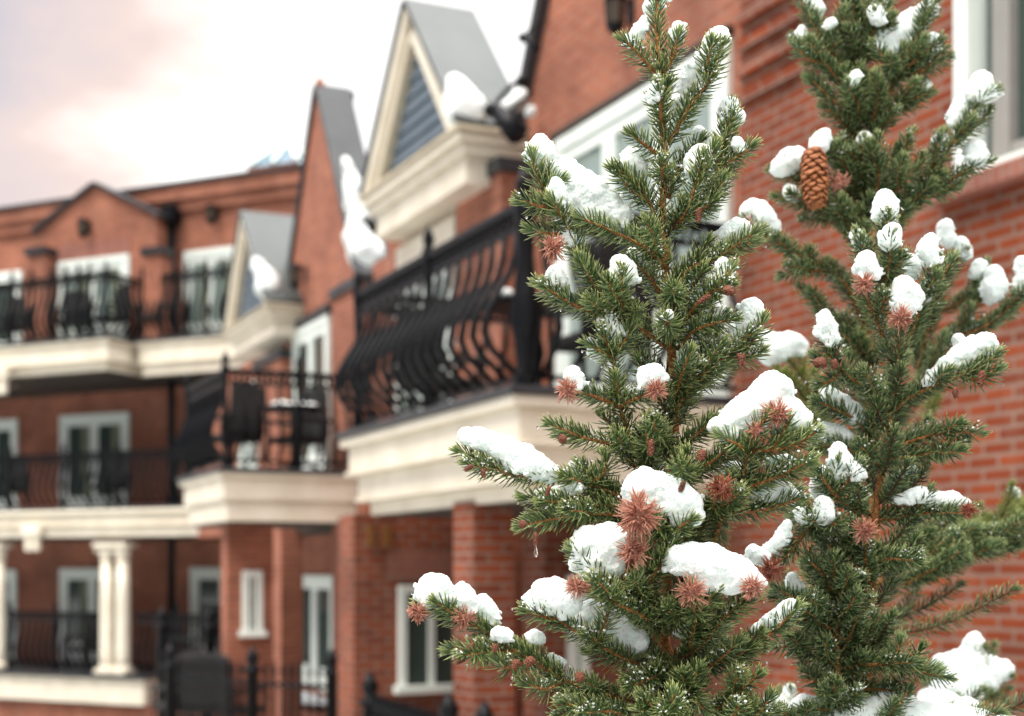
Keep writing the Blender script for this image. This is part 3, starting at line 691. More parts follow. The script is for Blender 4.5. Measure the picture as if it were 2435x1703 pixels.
# ---------------- iron fences at ground level
def fence(pts, z0, label, h=1.15):
    r = empty('iron_fence', (pts[0][0], pts[0][1], z0)); tag(r, label, 'fence', 'black iron fences at ground level')
    for a, b_ in zip(pts[:-1], pts[1:]):
        a = Vector(a) - Vector(pts[0]); b_ = Vector(b_) - Vector(pts[0]); d = b_-a; Ln = d.length; dn = d.normalized()
        for zz in (h-.1, .15):
            MB().tube([(a.x, a.y, zz), (b_.x, b_.y, zz)], .022, 6).build('rail', IRON, r)
        n = int(Ln/.10); base = None
        for i in range(n):
            q = a + dn*(i+.5)*Ln/n
            if base is None:
                base = MB().tube([(0, 0, .05), (0, 0, h-.02), (0, 0, h+.04), (0, 0, h+.13)], [.018, .018, .03, .003], 5).build('picket', IRON, r); base.location = (q.x, q.y, 0)
            else: c = base.copy(); coll(c); c.parent = r; c.location = (q.x, q.y, 0)
    for p in pts:
        q = Vector(p) - Vector(pts[0])
        MB().lathe([(.06, 0), (.06, h), (.09, h+.02), (.09, h+.05), (.04, h+.08), (.07, h+.15), (.05, h+.2), (.01, h+.27)], (q.x, q.y, 0), 8).build('post', IRON, r, True)
    return r
def gpt(px, Y): return ((px-CX)/FPX*Y, Y)
fence([gpt(880, 11.0), gpt(1068, 9.2), gpt(1152, 8.6)], -.05, 'black iron fence with ball finials under the porch window', .98)
fence([gpt(385, 17.5), gpt(500, 17.0), gpt(625, 16.6)], .05, 'tall black fence with pointed finials before the brick pier at left', 1.2)
fence([gpt(405, 14.8), gpt(600, 14.2), gpt(790, 13.8)], -.1, 'lower black fence in front of the glazed ground floor doors', 1.05)

# ================================================================== SPRUCES
def catmull(pts, step=.004):
    P = [np.array(p, float) for p in pts]
    if len(P) == 2: P = [P[0], (P[0]+P[1])/2, P[1]]
    P = [2*P[0]-P[1]] + P + [2*P[-1]-P[-2]]; outp = []
    for i in range(1, len(P)-2):
        n = max(2, int(np.linalg.norm(P[i+1]-P[i]) / step))
        for k in range(n):
            t = k/n; a, b, c, d = P[i-1], P[i], P[i+1], P[i+2]
            outp.append(.5*((2*b) + (c-a)*t + (2*a-5*b+4*c-d)*t*t + (3*b-a-3*c+d)*t**3))
    outp.append(P[-2]); return np.array(outp)
UP = np.array([0, 0, 1.0])
def nrm(v): return v / (np.linalg.norm(v, axis=-1, keepdims=True) + 1e-9)
class Needles:
    def __init__(s): s.b = []; s.d0 = []; s.d1 = []; s.L = []; s.r = []; s.t = []
    def add(s, b, d0, d1, L, r, t): s.b.append(b); s.d0.append(d0); s.d1.append(d1); s.L.append(L); s.r.append(r); s.t.append(t)
    def count(s): return sum(len(x) for x in s.b)
    def shoot(s, path, dens=2300, length=.0175, rad=.00072, tone=.5, start=0.0, end_cluster=True, lift=.3, spread=1.0):
        seg = np.linalg.norm(np.diff(path, axis=0), axis=1); cum = np.concatenate([[0], np.cumsum(seg)]); T = cum[-1]
        n = max(6, int(dens * T * (1-start)))
        sarr = start*T + (T*(1-start)) * (np.arange(n)+rng.random(n)) / n
        idx = np.clip(np.searchsorted(cum, sarr) - 1, 0, len(seg)-1); f = ((sarr-cum[idx]) / np.maximum(seg[idx], 1e-9))[:, None]
        pos = path[idx]*(1-f) + path[idx+1]*f; tan = nrm(path[np.minimum(idx+2, len(path)-1)] - path[np.maximum(idx-1, 0)])
        ref = np.cross(tan, np.array([.31, .9, .12])); ref = nrm(ref); bi = np.cross(tan, ref)
        ph = np.arange(n)*2.39996 + rng.normal(0, .25, n)
        rad_d = ref*np.cos(ph)[:, None] + bi*np.sin(ph)[:, None]
        rad_d = nrm(rad_d + UP*lift*(.5+.5*rng.random(n))[:, None]); rad_d = nrm(rad_d - tan*(rad_d*tan).sum(1)[:, None]*.8)
        rem = (T - sarr); near = np.clip(1 - rem/.012, 0, 1)
        ang = (np.radians(70) * (1-near) + np.radians(24)*near + rng.normal(0, .13, n))*spread
        d0 = tan*np.cos(ang)[:, None] + rad_d*np.sin(ang)[:, None]
        d1 = nrm(d0 + tan*(.42+.3*rng.random(n))[:, None] + UP*.16 + rng.normal(0, .10, (n, 3)))
        Ln = length * (.82+.3*rng.random(n)) * (1 - .22*near)
        s.add(pos + rad_d*.0012, d0, d1, Ln, rad*(.85+.3*rng.random(n)), np.clip(tone + rng.normal(0, .27, n), 0, 1))
        if end_cluster:
            k = 16; a = rng.random(k)*6.28; sp_ = rng.random(k)*.9; t_ = tan[-1]; rr = ref[-1]*np.cos(a)[:, None] + bi[-1]*np.sin(a)[:, None]
            d = nrm(t_ + rr*sp_[:, None]); s.add(np.repeat(path[-1:], k, 0), d, nrm(d + t_*.3), length*(.5+.4*rng.random(k)), np.full(k, rad), np.clip(tone+.15+rng.normal(0, .2, k), 0, 1))
    def arrays(s): return [np.concatenate(x) for x in (s.b, s.d0, s.d1, s.L, s.r, s.t)]
    def build(s, name, mt, parent, origin):
        b, d0, d1, Ln, rr, tt = s.arrays(); n = len(b); b = b - np.array(origin)
        side = nrm(np.cross(d0, np.array([.2, -.5, .8]))); up2 = nrm(np.cross(side, d0))
        ts = [0, .3, .75]; rs = [.75, 1.0, .85]; V = np.zeros((n, 10, 3)); A = np.zeros((n, 10))
        def at(t): return b + Ln[:, None]*(d0*t + (d1-d0)*t*t*.5)
        for i, (t_, q) in enumerate(zip(ts, rs)):
            c = at(t_)
            for k in range(3):
                a = k*2*math.pi/3 + .5; V[:, i*3+k] = c + (side*math.cos(a) + up2*math.sin(a))*(rr*q)[:, None]; A[:, i*3+k] = t_
        V[:, 9] = at(1.0); A[:, 9] = 1
        tri = []
        for i in range(2):
            for k in range(3):
                a, b2, c, d = i*3+k, i*3+(k+1) % 3, (i+1)*3+(k+1) % 3, (i+1)*3+k; tri += [(a, b2, c), (a, c, d)]
        for k in range(3): tri.append((6+k, 6+(k+1) % 3, 9))
        tri = np.array(tri); F = (tri[None] + (np.arange(n)*10)[:, None, None]).reshape(-1, 3)
        me = bpy.data.meshes.new(name); me.vertices.add(n*10); me.vertices.foreach_set('co', V.reshape(-1))
        me.loops.add(F.size); me.loops.foreach_set('vertex_index', F.reshape(-1).astype(np.int32))
        me.polygons.add(len(F)); me.polygons.foreach_set('loop_start', (np.arange(len(F))*3).astype(np.int32)); me.polygons.foreach_set('loop_total', np.full(len(F), 3, np.int32))
        me.polygons.foreach_set('use_smooth', np.ones(len(F), bool))
        for nm, arr in (('tone', np.repeat(tt, 10)), ('along', A.reshape(-1))):
            at_ = me.attributes.new(nm, 'FLOAT', 'POINT'); at_.data.foreach_set('value', arr.astype(np.float32))
        me.update(calc_edges=True); me.materials.append(mt)
        o = coll(bpy.data.objects.new(name, me)); o.parent = parent; return o

DROPS = {}
class Tree:
    def __init__(s, name, label, Y, base_px, needle, dens=2300, ln=.0175, key='a', rad=.00072):
        s.Y = Y; s.needle = needle; s.dens = dens; s.ln = ln; s.key = key; s.rad = rad
        b = wpt(base_px, HY, Y); s.org = (b.x, b.y, GZ); s.root = empty(name, s.org); tag(s.root, label, 'tree', 'young snowy spruces')
        s.drop_src = []
    def pt(s, p): 
        q = wpt(p[0], p[1], s.Y + (p[2] if len(p) > 2 else 0)); return (q.x, q.y, q.z)
    def path(s, pts, step=.004): return catmull([s.pt(p) for p in pts], step)
    def stem(s, path, r0, r1, name, mt, parent):
        P = path[::2] if len(path) > 6 else path
        n = len(P); m_ = MB(); m_.tube([tuple(p - np.array(s.org)) for p in P], [r0+(r1-r0)*i/(n-1) for i in range(n)], 7)
        return m_.build(name, mt, parent, True)
    def trunk(s, pts, r0, r1, mt, needles_upto=None, tone=.5):
        pa = s.path(pts, .008); s.tr = pa
        t_ = s.stem(pa, r0, r1, 'trunk', mt, s.root)
        low = pa[0]; g = np.array([low[0], low[1], GZ])
        MB().tube([tuple(g - np.array(s.org)), tuple(low + np.array([0, 0, .002]) - np.array(s.org))], [r0*2.2, r0], 9).build('lower_trunk', M['bark_dark'], t_, True)
        return t_
    def bough(s, pts, tone=.5, side=True, r0=.0026, r1=.0012, start=0, dens=None, ln=None, mt=None, bark='bark', lift=.3, spread=1.0, sl=1.0):
        pa = s.path(pts); nd = Needles(); kw = dict(dens=dens or s.dens, length=ln or s.ln, rad=s.rad, tone=tone, lift=lift)
        nd.shoot(pa, start=start, spread=spread, **kw)
        b_ = s.stem(pa, r0, r1, 'branch', M[bark], s.root)
        T = np.linalg.norm(np.diff(pa, axis=0), axis=1).sum()
        if side and T > .055:
            k = int(T/.042)
            for i in range(k):
                f = (i+.6)/(k+.4)
                if f < .12 or f > .9: continue
                j = int(f*(len(pa)-2)); tan = nrm(pa[j+1]-pa[j]); sd = nrm(np.cross(tan, UP) + .3*rng.normal(size=3)) * (1 if i % 2 else -1)
                if abs((sd*np.array([0, 1, 0])).sum()) < .3: sd = nrm(sd + np.array([0, -.8 if i % 2 else .8, 0]))
                L_ = (.022 + .03*(1-f)*rng.random() + .008*rng.random())*sl
                q = [pa[j], pa[j] + (tan*.75+sd*.75)*L_*.5 + UP*.002, pa[j] + (tan*.9+sd*.6+UP*.12)*L_]
                pq = catmull(q, .004); nd.shoot(pq, **kw); s.stem(pq, r0*.5, r1*.7, 'twig', M[bark], b_)
        nd.build('needles', mt or s.needle, b_, s.org); s.drop_src.append(nd.arrays())
        return pa
    def fill(s, rows, per=5, mt=None, tone=.35, bark='bark_dark', elev=(28, 50), dens=None, lab='inner_foliage', seedk=0):
        """short shoots spread round the trunk: rows of (px, py, halfwidth px)"""
        nd = Needles(); m_ = MB(); cnt = 0
        for (px, py, hw) in rows:
            a0 = rng.random()*6.28
            for k in range(per):
                a = a0 + k*6.283/per + rng.normal(0, .25); L_ = hw/FPX*s.Y*(.75+.4*rng.random()); el = R(random.uniform(*elev))
                p0 = np.array(s.pt((px, py + random.uniform(-25, 25))))
                d = np.array([math.cos(a)*math.cos(el), math.sin(a)*math.cos(el), math.sin(el)])
                pa = catmull([p0, p0 + d*L_*.5 - UP*.004, p0 + d*L_ + UP*L_*.1], .005)
                nd.shoot(pa, dens=dens or s.dens*.9, length=s.ln, rad=s.rad, tone=tone, start=.1)
                m_.tube([tuple(q - np.array(s.org)) for q in pa[::2]], .0014, 5)
        o = m_.build(lab, M[bark], s.root, True); o['kind'] = 'stuff'
        nd.build('needles', mt or s.needle, o, s.org)
    def tuft(s, px, py, rpx, facing=(0, -1, .15), dark=False, dy=-.01, n=70, elong=1.0):
        n = int(n*1.5)
        c = np.array(s.pt((px, py, dy))); fdir = nrm(np.array(facing, float)); rr = rpx/FPX*s.Y*random.uniform(.80, .92)
        k = n; u = rng.normal(size=(k, 3)); u = nrm(u + fdir*.55)
        base = c + u*rr*.36*np.array([1, 1, elong]); nd = Needles()
        d1 = nrm(u + fdir*.12 + rng.normal(0, .5, (k, 3)))
        nd.add(base, u, d1, rr*(.42+.46*rng.random(k)), np.full(k, rr*.025+.00028)*(.8+.4*rng.random(k)), np.clip(rng.normal(.55, .28, k), 0, 1))
        m_ = MB().sphere(tuple(c - np.array(s.org)), rr*.42, 3, (1, 1, elong))
        for v in m_.bm.verts: v.co += Vector(rng.normal(0, rr*.014, 3))
        o = m_.build('dead_needle_tuft', M['dead_core'], s.root, False)
        nd.build('needles', M['dead_dark' if dark else 'dead'], o, s.org)
    def cone(s, px, py, lpx, wpx, tilt=0, dy=-.02, big=False, tilt_y=0):
        c = Vector(s.pt((px, py, dy))) - Vector(s.org); Ln = lpx/FPX*s.Y; W = wpx/FPX*s.Y
        m_ = MB(); m_.lathe([(W*.1, -Ln*.5), (W*.3, -Ln*.40), (W*.40, -Ln*.1), (W*.38, Ln*.2), (W*.22, Ln*.43), (W*.05, Ln*.5)], (0, 0, 0), 10)
        n = 96 if big else 44
        for i in range(n):
            f = i/n; z = Ln*(.47 - .94*f); r = W*.5*(math.sin(math.pi*min(1, max(.03, (f*.93+.05))))**.45)*.84; a = i*2.39996
            # thin rounded scale pointing down and outward
            jt = random.uniform(.82, 1.15); ln_ = (W*.25 if big else W*.24)*jt; wd = (W*.20 if big else W*.2)*jt; a += random.uniform(-.12, .12); th = W*.025
            er = Vector((math.cos(a), math.sin(a), 0)); et = Vector((-math.sin(a), math.cos(a), 0)); dn = (Vector((0, 0, -1))*.85 + er*(random.uniform(.55, 1.0) if big else .5)).normalized(); no = dn.cross(et).normalized()
            if no.dot(er) < 0: no = -no
            p0 = er*r*.86 + Vector((0, 0, z + ln_*.5))
            prof = [(0, .6), (.45, 1.0), (.8, .8), (1.0, .3)]; rowsu = []; rowsd = []
            for t_, w__ in prof:
                bulge = no*(W*.05*math.sin(t_*math.pi))
                rowsu.append([m_.bm.verts.new(p0 + dn*ln_*1.35*t_ + et*wd*w__*q + no*th*(1-q*q) + bulge) for q in (-1, 0, 1)])
                rowsd.append([m_.bm.verts.new(p0 + dn*ln_*1.35*t_ + et*wd*w__*q - no*th + bulge) for q in (-1, 0, 1)])
            for j in range(3):
                for q in range(2):
                    m_.bm.faces.new((rowsu[j][q], rowsu[j][q+1], rowsu[j+1][q+1], rowsu[j+1][q])); m_.bm.faces.new((rowsd[j][q+1], rowsd[j][q], rowsd[j+1][q], rowsd[j+1][q+1]))
            for j in range(3):
                m_.bm.faces.new((rowsu[j][0], rowsu[j+1][0], rowsd[j+1][0], rowsd[j][0])); m_.bm.faces.new((rowsu[j+1][2], rowsu[j][2], rowsd[j][2], rowsd[j+1][2]))
            m_.bm.faces.new((rowsu[3][0], rowsu[3][1], rowsd[3][1], rowsd[3][0])); m_.bm.faces.new((rowsu[3][1], rowsu[3][2], rowsd[3][2], rowsd[3][1]))
        o = m_.build('cone' if not big else 'large_cone', M['cone' if big else 'cone_small'], s.root, big); o.location = c; o.rotation_euler = (R(tilt_y), R(tilt), 0)
        return o
    def snow(s, pts, label, dy=0.0, vox=.00125, lump=.0036, fine=.0009, deep=.85, drop=2):
        """pts: (px, py, radius px[, extra depth])"""
        bl = []; dy += .006
        for i, (a, b_) in enumerate(zip(pts[:-1], pts[1:]) if len(pts) > 1 else [(pts[0], pts[0])]):
            n = max(1, int(math.hypot(a[0]-b_[0], a[1]-b_[1]) / (.4*min(a[2], b_[2]))))
            for k in range(n+1):
                f = k/n; px, py, r = [a[q]+(b_[q]-a[q])*f for q in range(3)]; ez = (a[3] if len(a) > 3 else 0)*(1-f) + (b_[3] if len(b_) > 3 else 0)*f
                rr = r/FPX*s.Y*random.uniform(1.02, 1.15)
                bl.append((Vector(s.pt((px + random.uniform(-.12, .12)*r, py + random.uniform(-.1, .1)*r, dy+ez))), rr, (1, deep, 1)))
                for _ in range(5):
                    an = random.uniform(-.25, 3.4); q_ = random.uniform(.85, 1.3)
                    bl.append((Vector(s.pt((px + math.cos(an)*q_*r*1.1, py + math.sin(an)*q_*r*.85, dy+ez + random.uniform(-.7, .7)*rr))), random.uniform(.0013, .0030), (1, deep, 1)))
                for _ in range(2):
                    an = random.uniform(0, 6.28); q_ = random.uniform(.6, .85); r2 = random.uniform(.3, .55)
                    bl.append((Vector(s.pt((px + math.cos(an)*q_*r, py + abs(math.sin(an))*q_*r*random.choice((1, 1, -.6)), dy+ez + random.uniform(-.5, .5)*rr))), rr*r2, (1, deep, 1)))
        o0 = Vector(s.pt((pts[0][0], pts[0][1], dy))); bl = [(c - o0, r, sc_) for c, r, sc_ in bl]
        big = max(r for _, r, _ in bl)
        o = snow_mesh('snow_clump', bl, vox if big > .008 else vox*.8, M['snow'], min(lump, big*.22), fine, 6)
        o.location = o0
        return tag(o, label, 'snow', 'snow clumps on the spruce branches')
    def frost(s, n, label):
        """loose grains of snow caught on the upper needles, in patches"""
        from mathutils import noise
        b, d0, d1, Ln, rr, tt = [np.concatenate(x) for x in zip(*s.drop_src)]
        ok = np.where(d0[:, 2] > .15)[0]; rng.shuffle(ok); m_ = MB(); o0 = np.array(s.org); c = 0
        for i in ok:
            if noise.noise(Vector(b[i])*38) < .16: continue
            t_ = random.uniform(.15, .85); p = b[i] + Ln[i]*(d0[i]*t_ + (d1[i]-d0[i])*t_*t_*.5) - o0
            r = random.uniform(.0006, .0017); m_.sphere(tuple(p + UP*r*.4), r, 1, (random.uniform(.7, 1.3), random.uniform(.7, 1.3), random.uniform(.5, 1)))
            c += 1
            if c >= n: break
        o = m_.build('snow_grains', M['snow'], None, True); o.location = s.org; tag(o, label, 'snow', None, 'stuff')
    def drops(s, n, label):
        b, d0, d1, Ln, rr, tt = [np.concatenate(x) for x in zip(*s.drop_src)]
        tip = b + Ln[:, None]*(d0 + (d1-d0)*.5); ok = np.where((tip[:, 1] < s.Y+.01) & (d1[:, 2] < .25))[0]
        sel = rng.choice(ok, min(n, len(ok)), replace=False); m_ = MB(); o0 = np.array(s.org)
        for i in sel:
            r = random.uniform(.0007, .0015); p = tip[i] - o0 - UP*r*.7
            m_.sphere(tuple(p), r, 2, (1, 1, 1.15))
        o = m_.build('water_drops', M['water'], None, True); o.location = s.org; tag(o, label, 'water drops', None, 'stuff')
M['dead_core'] = noisy('dead_bud', (.32, .12, .08), (.45, .2, .15), 300, .7, .6, 500)

# ---------------- tree A: the sharp spruce in front
A = Tree('spruce_tree', 'front spruce in sharp focus with many snow clumps and long low left branches', 1.52, 1600, M['needle_a'], 1650, .0192, 'a', .00082)
A.trunk([(1600, 1760), (1600, 1620), (1575, 1500), (1588, 1320), (1600, 1140), (1602, 980), (1592, 760), (1578, 600), (1574, 520), (1580, 420), (1582, 370), (1577, 315), (1570, 180), (1562, 75), (1562, 10)], .0080, .0024, M['bark'])
def bo(T, lst, **kw):
    for it in lst:
        pts, opt = (it if isinstance(it, tuple) and isinstance(it[0], list) else (it, {}))
        T.bough(pts, **{**kw, **opt})
NS = dict(side=False)
bo(A, [
 # leader and crown
 ([(1574, 345), (1572, 200), (1563, 80), (1561, -12)], dict(side=False, spread=.72, dens=1500)),
 ([(1592, 620), (1574, 520), (1581, 400), (1584, 350)], dict(side=False, spread=.85, dens=800, ln=.021)),
 ([(1566, 185), (1530, 140, -.01), (1487, 97, -.015)], NS), ([(1572, 190), (1598, 140, -.01), (1612, 88, -.012)], NS),
 ([(1572, 300), (1571, 250, -.02), (1567, 205, -.03)], NS),
 [(1588, 345), (1640, 255, -.01), (1688, 190, -.015), (1716, 108, -.015)],
 ([(1577, 375), (1540, 350, -.01), (1505, 322, -.02)], NS),
 ([(1576, 430), (1574, 405, -.025), (1574, 385, -.035)], NS),
 [(1660, 520), (1697, 440, .0), (1712, 365, -.005), (1742, 278, -.01)], ([(1705, 400), (1750, 374, -.01), (1786, 350, -.015)], NS),
 ([(1590, 470), (1610, 405, .02), (1665, 335, .03)], NS),
 ([(1600, 545), (1632, 505, -.02), (1660, 420, -.03), (1668, 375, -.03)], dict()),
 ([(1662, 500), (1700, 470, -.02), (1720, 430, -.02)], NS),
 ([(1570, 540), (1525, 450, -.005), (1473, 402, -.01)], {}),
 ([(1590, 640), (1530, 588, -.03), (1445, 545, -.045), (1383, 520, -.05)], dict(lift=.1, spread=1.05)),
 # big left outer branch
 [(1590, 830), (1510, 770, -.01), (1432, 707, -.03), (1376, 600, -.035), (1345, 530, -.035), (1312, 490, -.03), (1275, 412, -.03), (1266, 372, -.03)],
 ([(1318, 498, -.03), (1280, 490, -.04), (1242, 478, -.04)], NS), ([(1335, 560, -.03), (1300, 556, -.035), (1265, 546, -.035)], NS), ([(1300, 450, -.03), (1330, 430, -.03)], NS),
 ([(1470, 765, -.01), (1370, 728, -.04), (1297, 683, -.045)], {}),
 ([(1500, 770), (1476, 720, -.05), (1480, 650, -.07)], {}),
 ([(1575, 710), (1545, 660, -.02), (1499, 618, -.03)], NS),
 ([(1600, 730), (1600, 705, -.05), (1601, 685, -.075)], dict(side=False, spread=1.1)), ([(1592, 800), (1588, 778, -.05), (1585, 760, -.08)], dict(side=False, spread=1.1)),
 [(1600, 690), (1640, 640, -.01), (1700, 615, -.02), (1788, 576, -.02)],
 ([(1610, 790), (1660, 720, -.03), (1715, 672, -.05), (1740, 640, -.05)], {}),
 ([(1610, 830), (1660, 782, -.03), (1742, 760, -.045)], {}),
 [(1620, 960), (1678, 894, -.01), (1720, 850, -.02), (1790, 812, -.02), (1812, 765, -.02)], ([(1730, 850, -.02), (1775, 855, -.02), (1806, 838, -.02)], NS),
 # left centre group
 [(1560, 1130), (1520, 1090, -.02), (1488, 1010, -.035), (1464, 930, -.04), (1459, 840, -.045), (1447, 765, -.045)],
 ([(1460, 850, -.045), (1430, 835, -.05), (1402, 822, -.05)], NS), ([(1460, 840, -.045), (1490, 805, -.05), (1500, 775, -.05)], NS),
 ([(1470, 965, -.04), (1405, 940, -.05), (1362, 932, -.05)], NS), ([(1470, 968, -.04), (1520, 945, -.06), (1553, 932, -.065)], NS),
 [(1510, 1110, -.01), (1461, 1062, -.035), (1385, 1040, -.045), (1312, 1010, -.045)],
 [(1590, 1010), (1640, 920, -.02), (1700, 868, -.03), (1745, 825, -.03)],
 ([(1590, 1060), (1562, 1030, -.06), (1556, 1000, -.085)], dict(spread=1.1, side=False)), ([(1545, 1110), (1540, 1060, -.06), (1536, 1020, -.07)], NS),
 ([(1600, 960), (1625, 880, -.05), (1640, 840, -.06)], {}),
 ([(1600, 1170), (1637, 1130, -.06), (1632, 1080, -.08)], {}), ([(1620, 1150), (1690, 1100, -.04), (1745, 1060, -.05)], {}),
 ([(1600, 1080), (1650, 1040, -.03), (1690, 1000, -.04)], {}),
 # long snow laden left branch and the two below
 [(1590, 1240), (1495, 1190, -.03), (1392, 1150, -.05), (1290, 1136, -.055), (1211, 1128, -.055), (1165, 1105, -.055), (1097, 1075, -.055)],
 ([(1437, 1170, -.04), (1410, 1140, -.05), (1385, 1110, -.05)], NS), ([(1400, 1155, -.05), (1440, 1120, -.05), (1438, 1090, -.05)], NS),
 [(1560, 1260), (1478, 1213, -.04), (1358, 1196, -.06), (1251, 1186, -.065)],
 [(1550, 1280), (1461, 1225, -.05), (1341, 1230, -.07), (1290, 1240, -.075), (1244, 1250, -.075)],
 ([(1640, 1300, -.03), (1610, 1262, -.09), (1640, 1238, -.10)], dict()), ([(1600, 1290, -.03), (1560, 1250, -.1), (1530, 1215, -.11)], {}),
 # right fork group
 [(1600, 1300), (1718, 1217, -.04), (1758, 1150, -.06), (1776, 1095, -.07), (1784, 1062, -.075)],
 ([(1780, 1075, -.07), (1750, 1055, -.08), (1716, 1040, -.08)], NS), [(1782, 1072, -.07), (1850, 1068, -.08), (1902, 1052, -.08), (1938, 1028, -.08)],
 ([(1784, 1062, -.075), (1800, 1020, -.085), (1822, 995, -.09)], NS), ([(1840, 1065, -.08), (1862, 1030, -.085), (1870, 1005, -.09)], NS),
 [(1718, 1217, -.04), (1810, 1214, -.05), (1900, 1188, -.055)], [(1740, 1175, -.05), (1815, 1146, -.065), (1875, 1125, -.07), (1922, 1100, -.07)],
 ([(1718, 1220, -.04), (1700, 1290, -.05), (1690, 1330, -.05)], dict(lift=.1)),
 ([(1690, 1230, -.03), (1700, 1190, -.07), (1712, 1165, -.08)], {}),
 # lower centre
 [(1575, 1500), (1555, 1440, -.05), (1541, 1340, -.08), (1530, 1300, -.085)], ([(1545, 1380, -.08), (1580, 1330, -.09), (1600, 1290, -.09)], {}),
 [(1536, 1440, -.05), (1470, 1395, -.08), (1420, 1363, -.09), (1368, 1308, -.09)],
 [(1567, 1494, -.02), (1530, 1466, -.07), (1450, 1428, -.10), (1389, 1390, -.10)],
 [(1577, 1590, 0), (1489, 1568, -.05), (1401, 1520, -.07), (1326, 1472, -.08), (1290, 1420, -.08)], ([(1326, 1474, -.08), (1290, 1465, -.085), (1253, 1455, -.085)], NS),
 ([(1420, 1530, -.07), (1440, 1480, -.08), (1450, 1440, -.08)], NS),
 [(1600, 1580, 0), (1675, 1529, -.05), (1704, 1488, -.07), (1750, 1441, -.08), (1786, 1408, -.08)],
 ([(1600, 1500, -.02), (1620, 1450, -.08), (1640, 1400, -.1)], {}), ([(1640, 1540, -.04), (1660, 1460, -.09), (1700, 1410, -.1)], {}),
 # long low left branch
 [(1590, 1690, 0), (1420, 1645, -.05), (1342, 1617, -.06), (1263, 1570, -.07), (1201, 1535, -.075), (1151, 1500, -.08), (1100, 1475, -.08), (1050, 1452, -.08), (1005, 1440, -.08)],
 [(1215, 1548, -.075), (1140, 1550, -.09), (1072, 1546, -.09)], ([(1260, 1570, -.07), (1210, 1590, -.09), (1180, 1570, -.095)], NS),
 ([(1342, 1617, -.06), (1300, 1640, -.08), (1250, 1625, -.09)], NS), ([(1400, 1640, -.05), (1370, 1690, -.07), (1330, 1700, -.08)], {}),
 [(1560, 1760, 0), (1480, 1700, -.06), (1400, 1690, -.08), (1340, 1670, -.09)],
 # lower right and bottom
 [(1680, 1600, 0), (1776, 1540, -.04), (1840, 1500, -.05), (1893, 1448, -.05)],
 [(1657, 1610, -.02), (1720, 1560, -.06), (1756, 1528, -.07)], [(1680, 1710, -.02), (1750, 1650, -.06), (1800, 1605, -.07)],
 ([(1700, 1740, -.02), (1745, 1700, -.07), (1757, 1675, -.09)], {}), [(1594, 1600, 0), (1560, 1610, -.06), (1500, 1632, -.08)],
 [(1605, 1605, 0), (1640, 1650, -.06), (1676, 1690, -.07)], ([(1610, 1720, 0), (1640, 1640, -.06), (1660, 1590, -.08)], {}), ([(1590, 1740, 0), (1560, 1690, -.08), (1530, 1660, -.09)], {}),
 ([(1620, 1720, 0), (1600, 1680, -.1), (1598, 1650, -.11)], {}), ([(1740, 1740, 0), (1800, 1700, -.05), (1830, 1660, -.06)], {}),
])
A.fill([(1570, 250, 30), (1580, 560, 80), (1590, 650, 110), (1595, 730, 140), (1598, 800, 140), (1600, 880, 140), (1600, 960, 140), (1602, 1040, 150),
        (1600, 1110, 150), (1600, 1190, 150), (1595, 1270, 160), (1590, 1350, 160), (1580, 1430, 160), (1575, 1500, 170), (1590, 1570, 190), (1600, 1640, 200), (1600, 1710, 220)], 2)
A.fill([(1600, 1900, 400), (1600, 2200, 520), (1600, 2600, 640), (1600, 3100, 760), (1600, 3700, 850), (1600, 4300, 900)], 8, lab='lower_foliage', dens=1100, elev=(5, 20))
for t_ in [(1316, 591, 44), (1348, 928, 36), (1560, 928, 34), (1504, 1308, 52), (1846, 985, 46), (1796, 1024, 36, False, 30), (1716, 1160, 42, True),
           (1644, 1410, 52), (1790, 1396, 36), (1372, 1394, 36), (994, 1456, 34), (1104, 1468, 38)]:
    A.tuft(t_[0], t_[1], t_[2], (random.uniform(-.3, .3), -1, -.1), t_[3] if len(t_) > 3 else False, dy=-.115 if t_[1] > 1290 and t_[0] > 1300 else -.09 if t_[1] > 900 else -.06, n=t_[4] if len(t_) > 4 else 85)
A.tuft(1518, 1225, 66, (-.2, -1, 0), n=150, dy=-.13, elong=1.35)
for c_ in [(1115, 1113, 24, 13, 60), (1149, 1126, 20, 12, -10), (1303, 1168, 22, 12, 20), (1273, 1281, 30, 14, 0), (1338, 1044, 16, 22, 80), (1548, 1064, 38, 17, 4), (1668, 1082, 24, 22, 20), (1662, 511, 34, 15, 4),
           (1734, 690, 15, 30, 10), (1674, 711, 34, 15, 60), (1763, 856, 34, 14, -30), (1622, 1157, 26, 14, 20), (1585, 767, 14, 16, 0), (1094, 1568, 26, 20, 60), (1118, 1540, 22, 20, 20), (1226, 1579, 20, 22, 30), (1260, 1573, 24, 24, 60),
           (1379, 1610, 18, 26, 80), (1176, 1542, 20, 18, 10), (1243, 1247, 16, 20, 80), (1764, 855, 30, 14, 20)]:
    A.cone(c_[0], c_[1], c_[2]*1.0, c_[3]*.92, c_[4], dy=-.10 if c_[1] > 1000 else -.075)

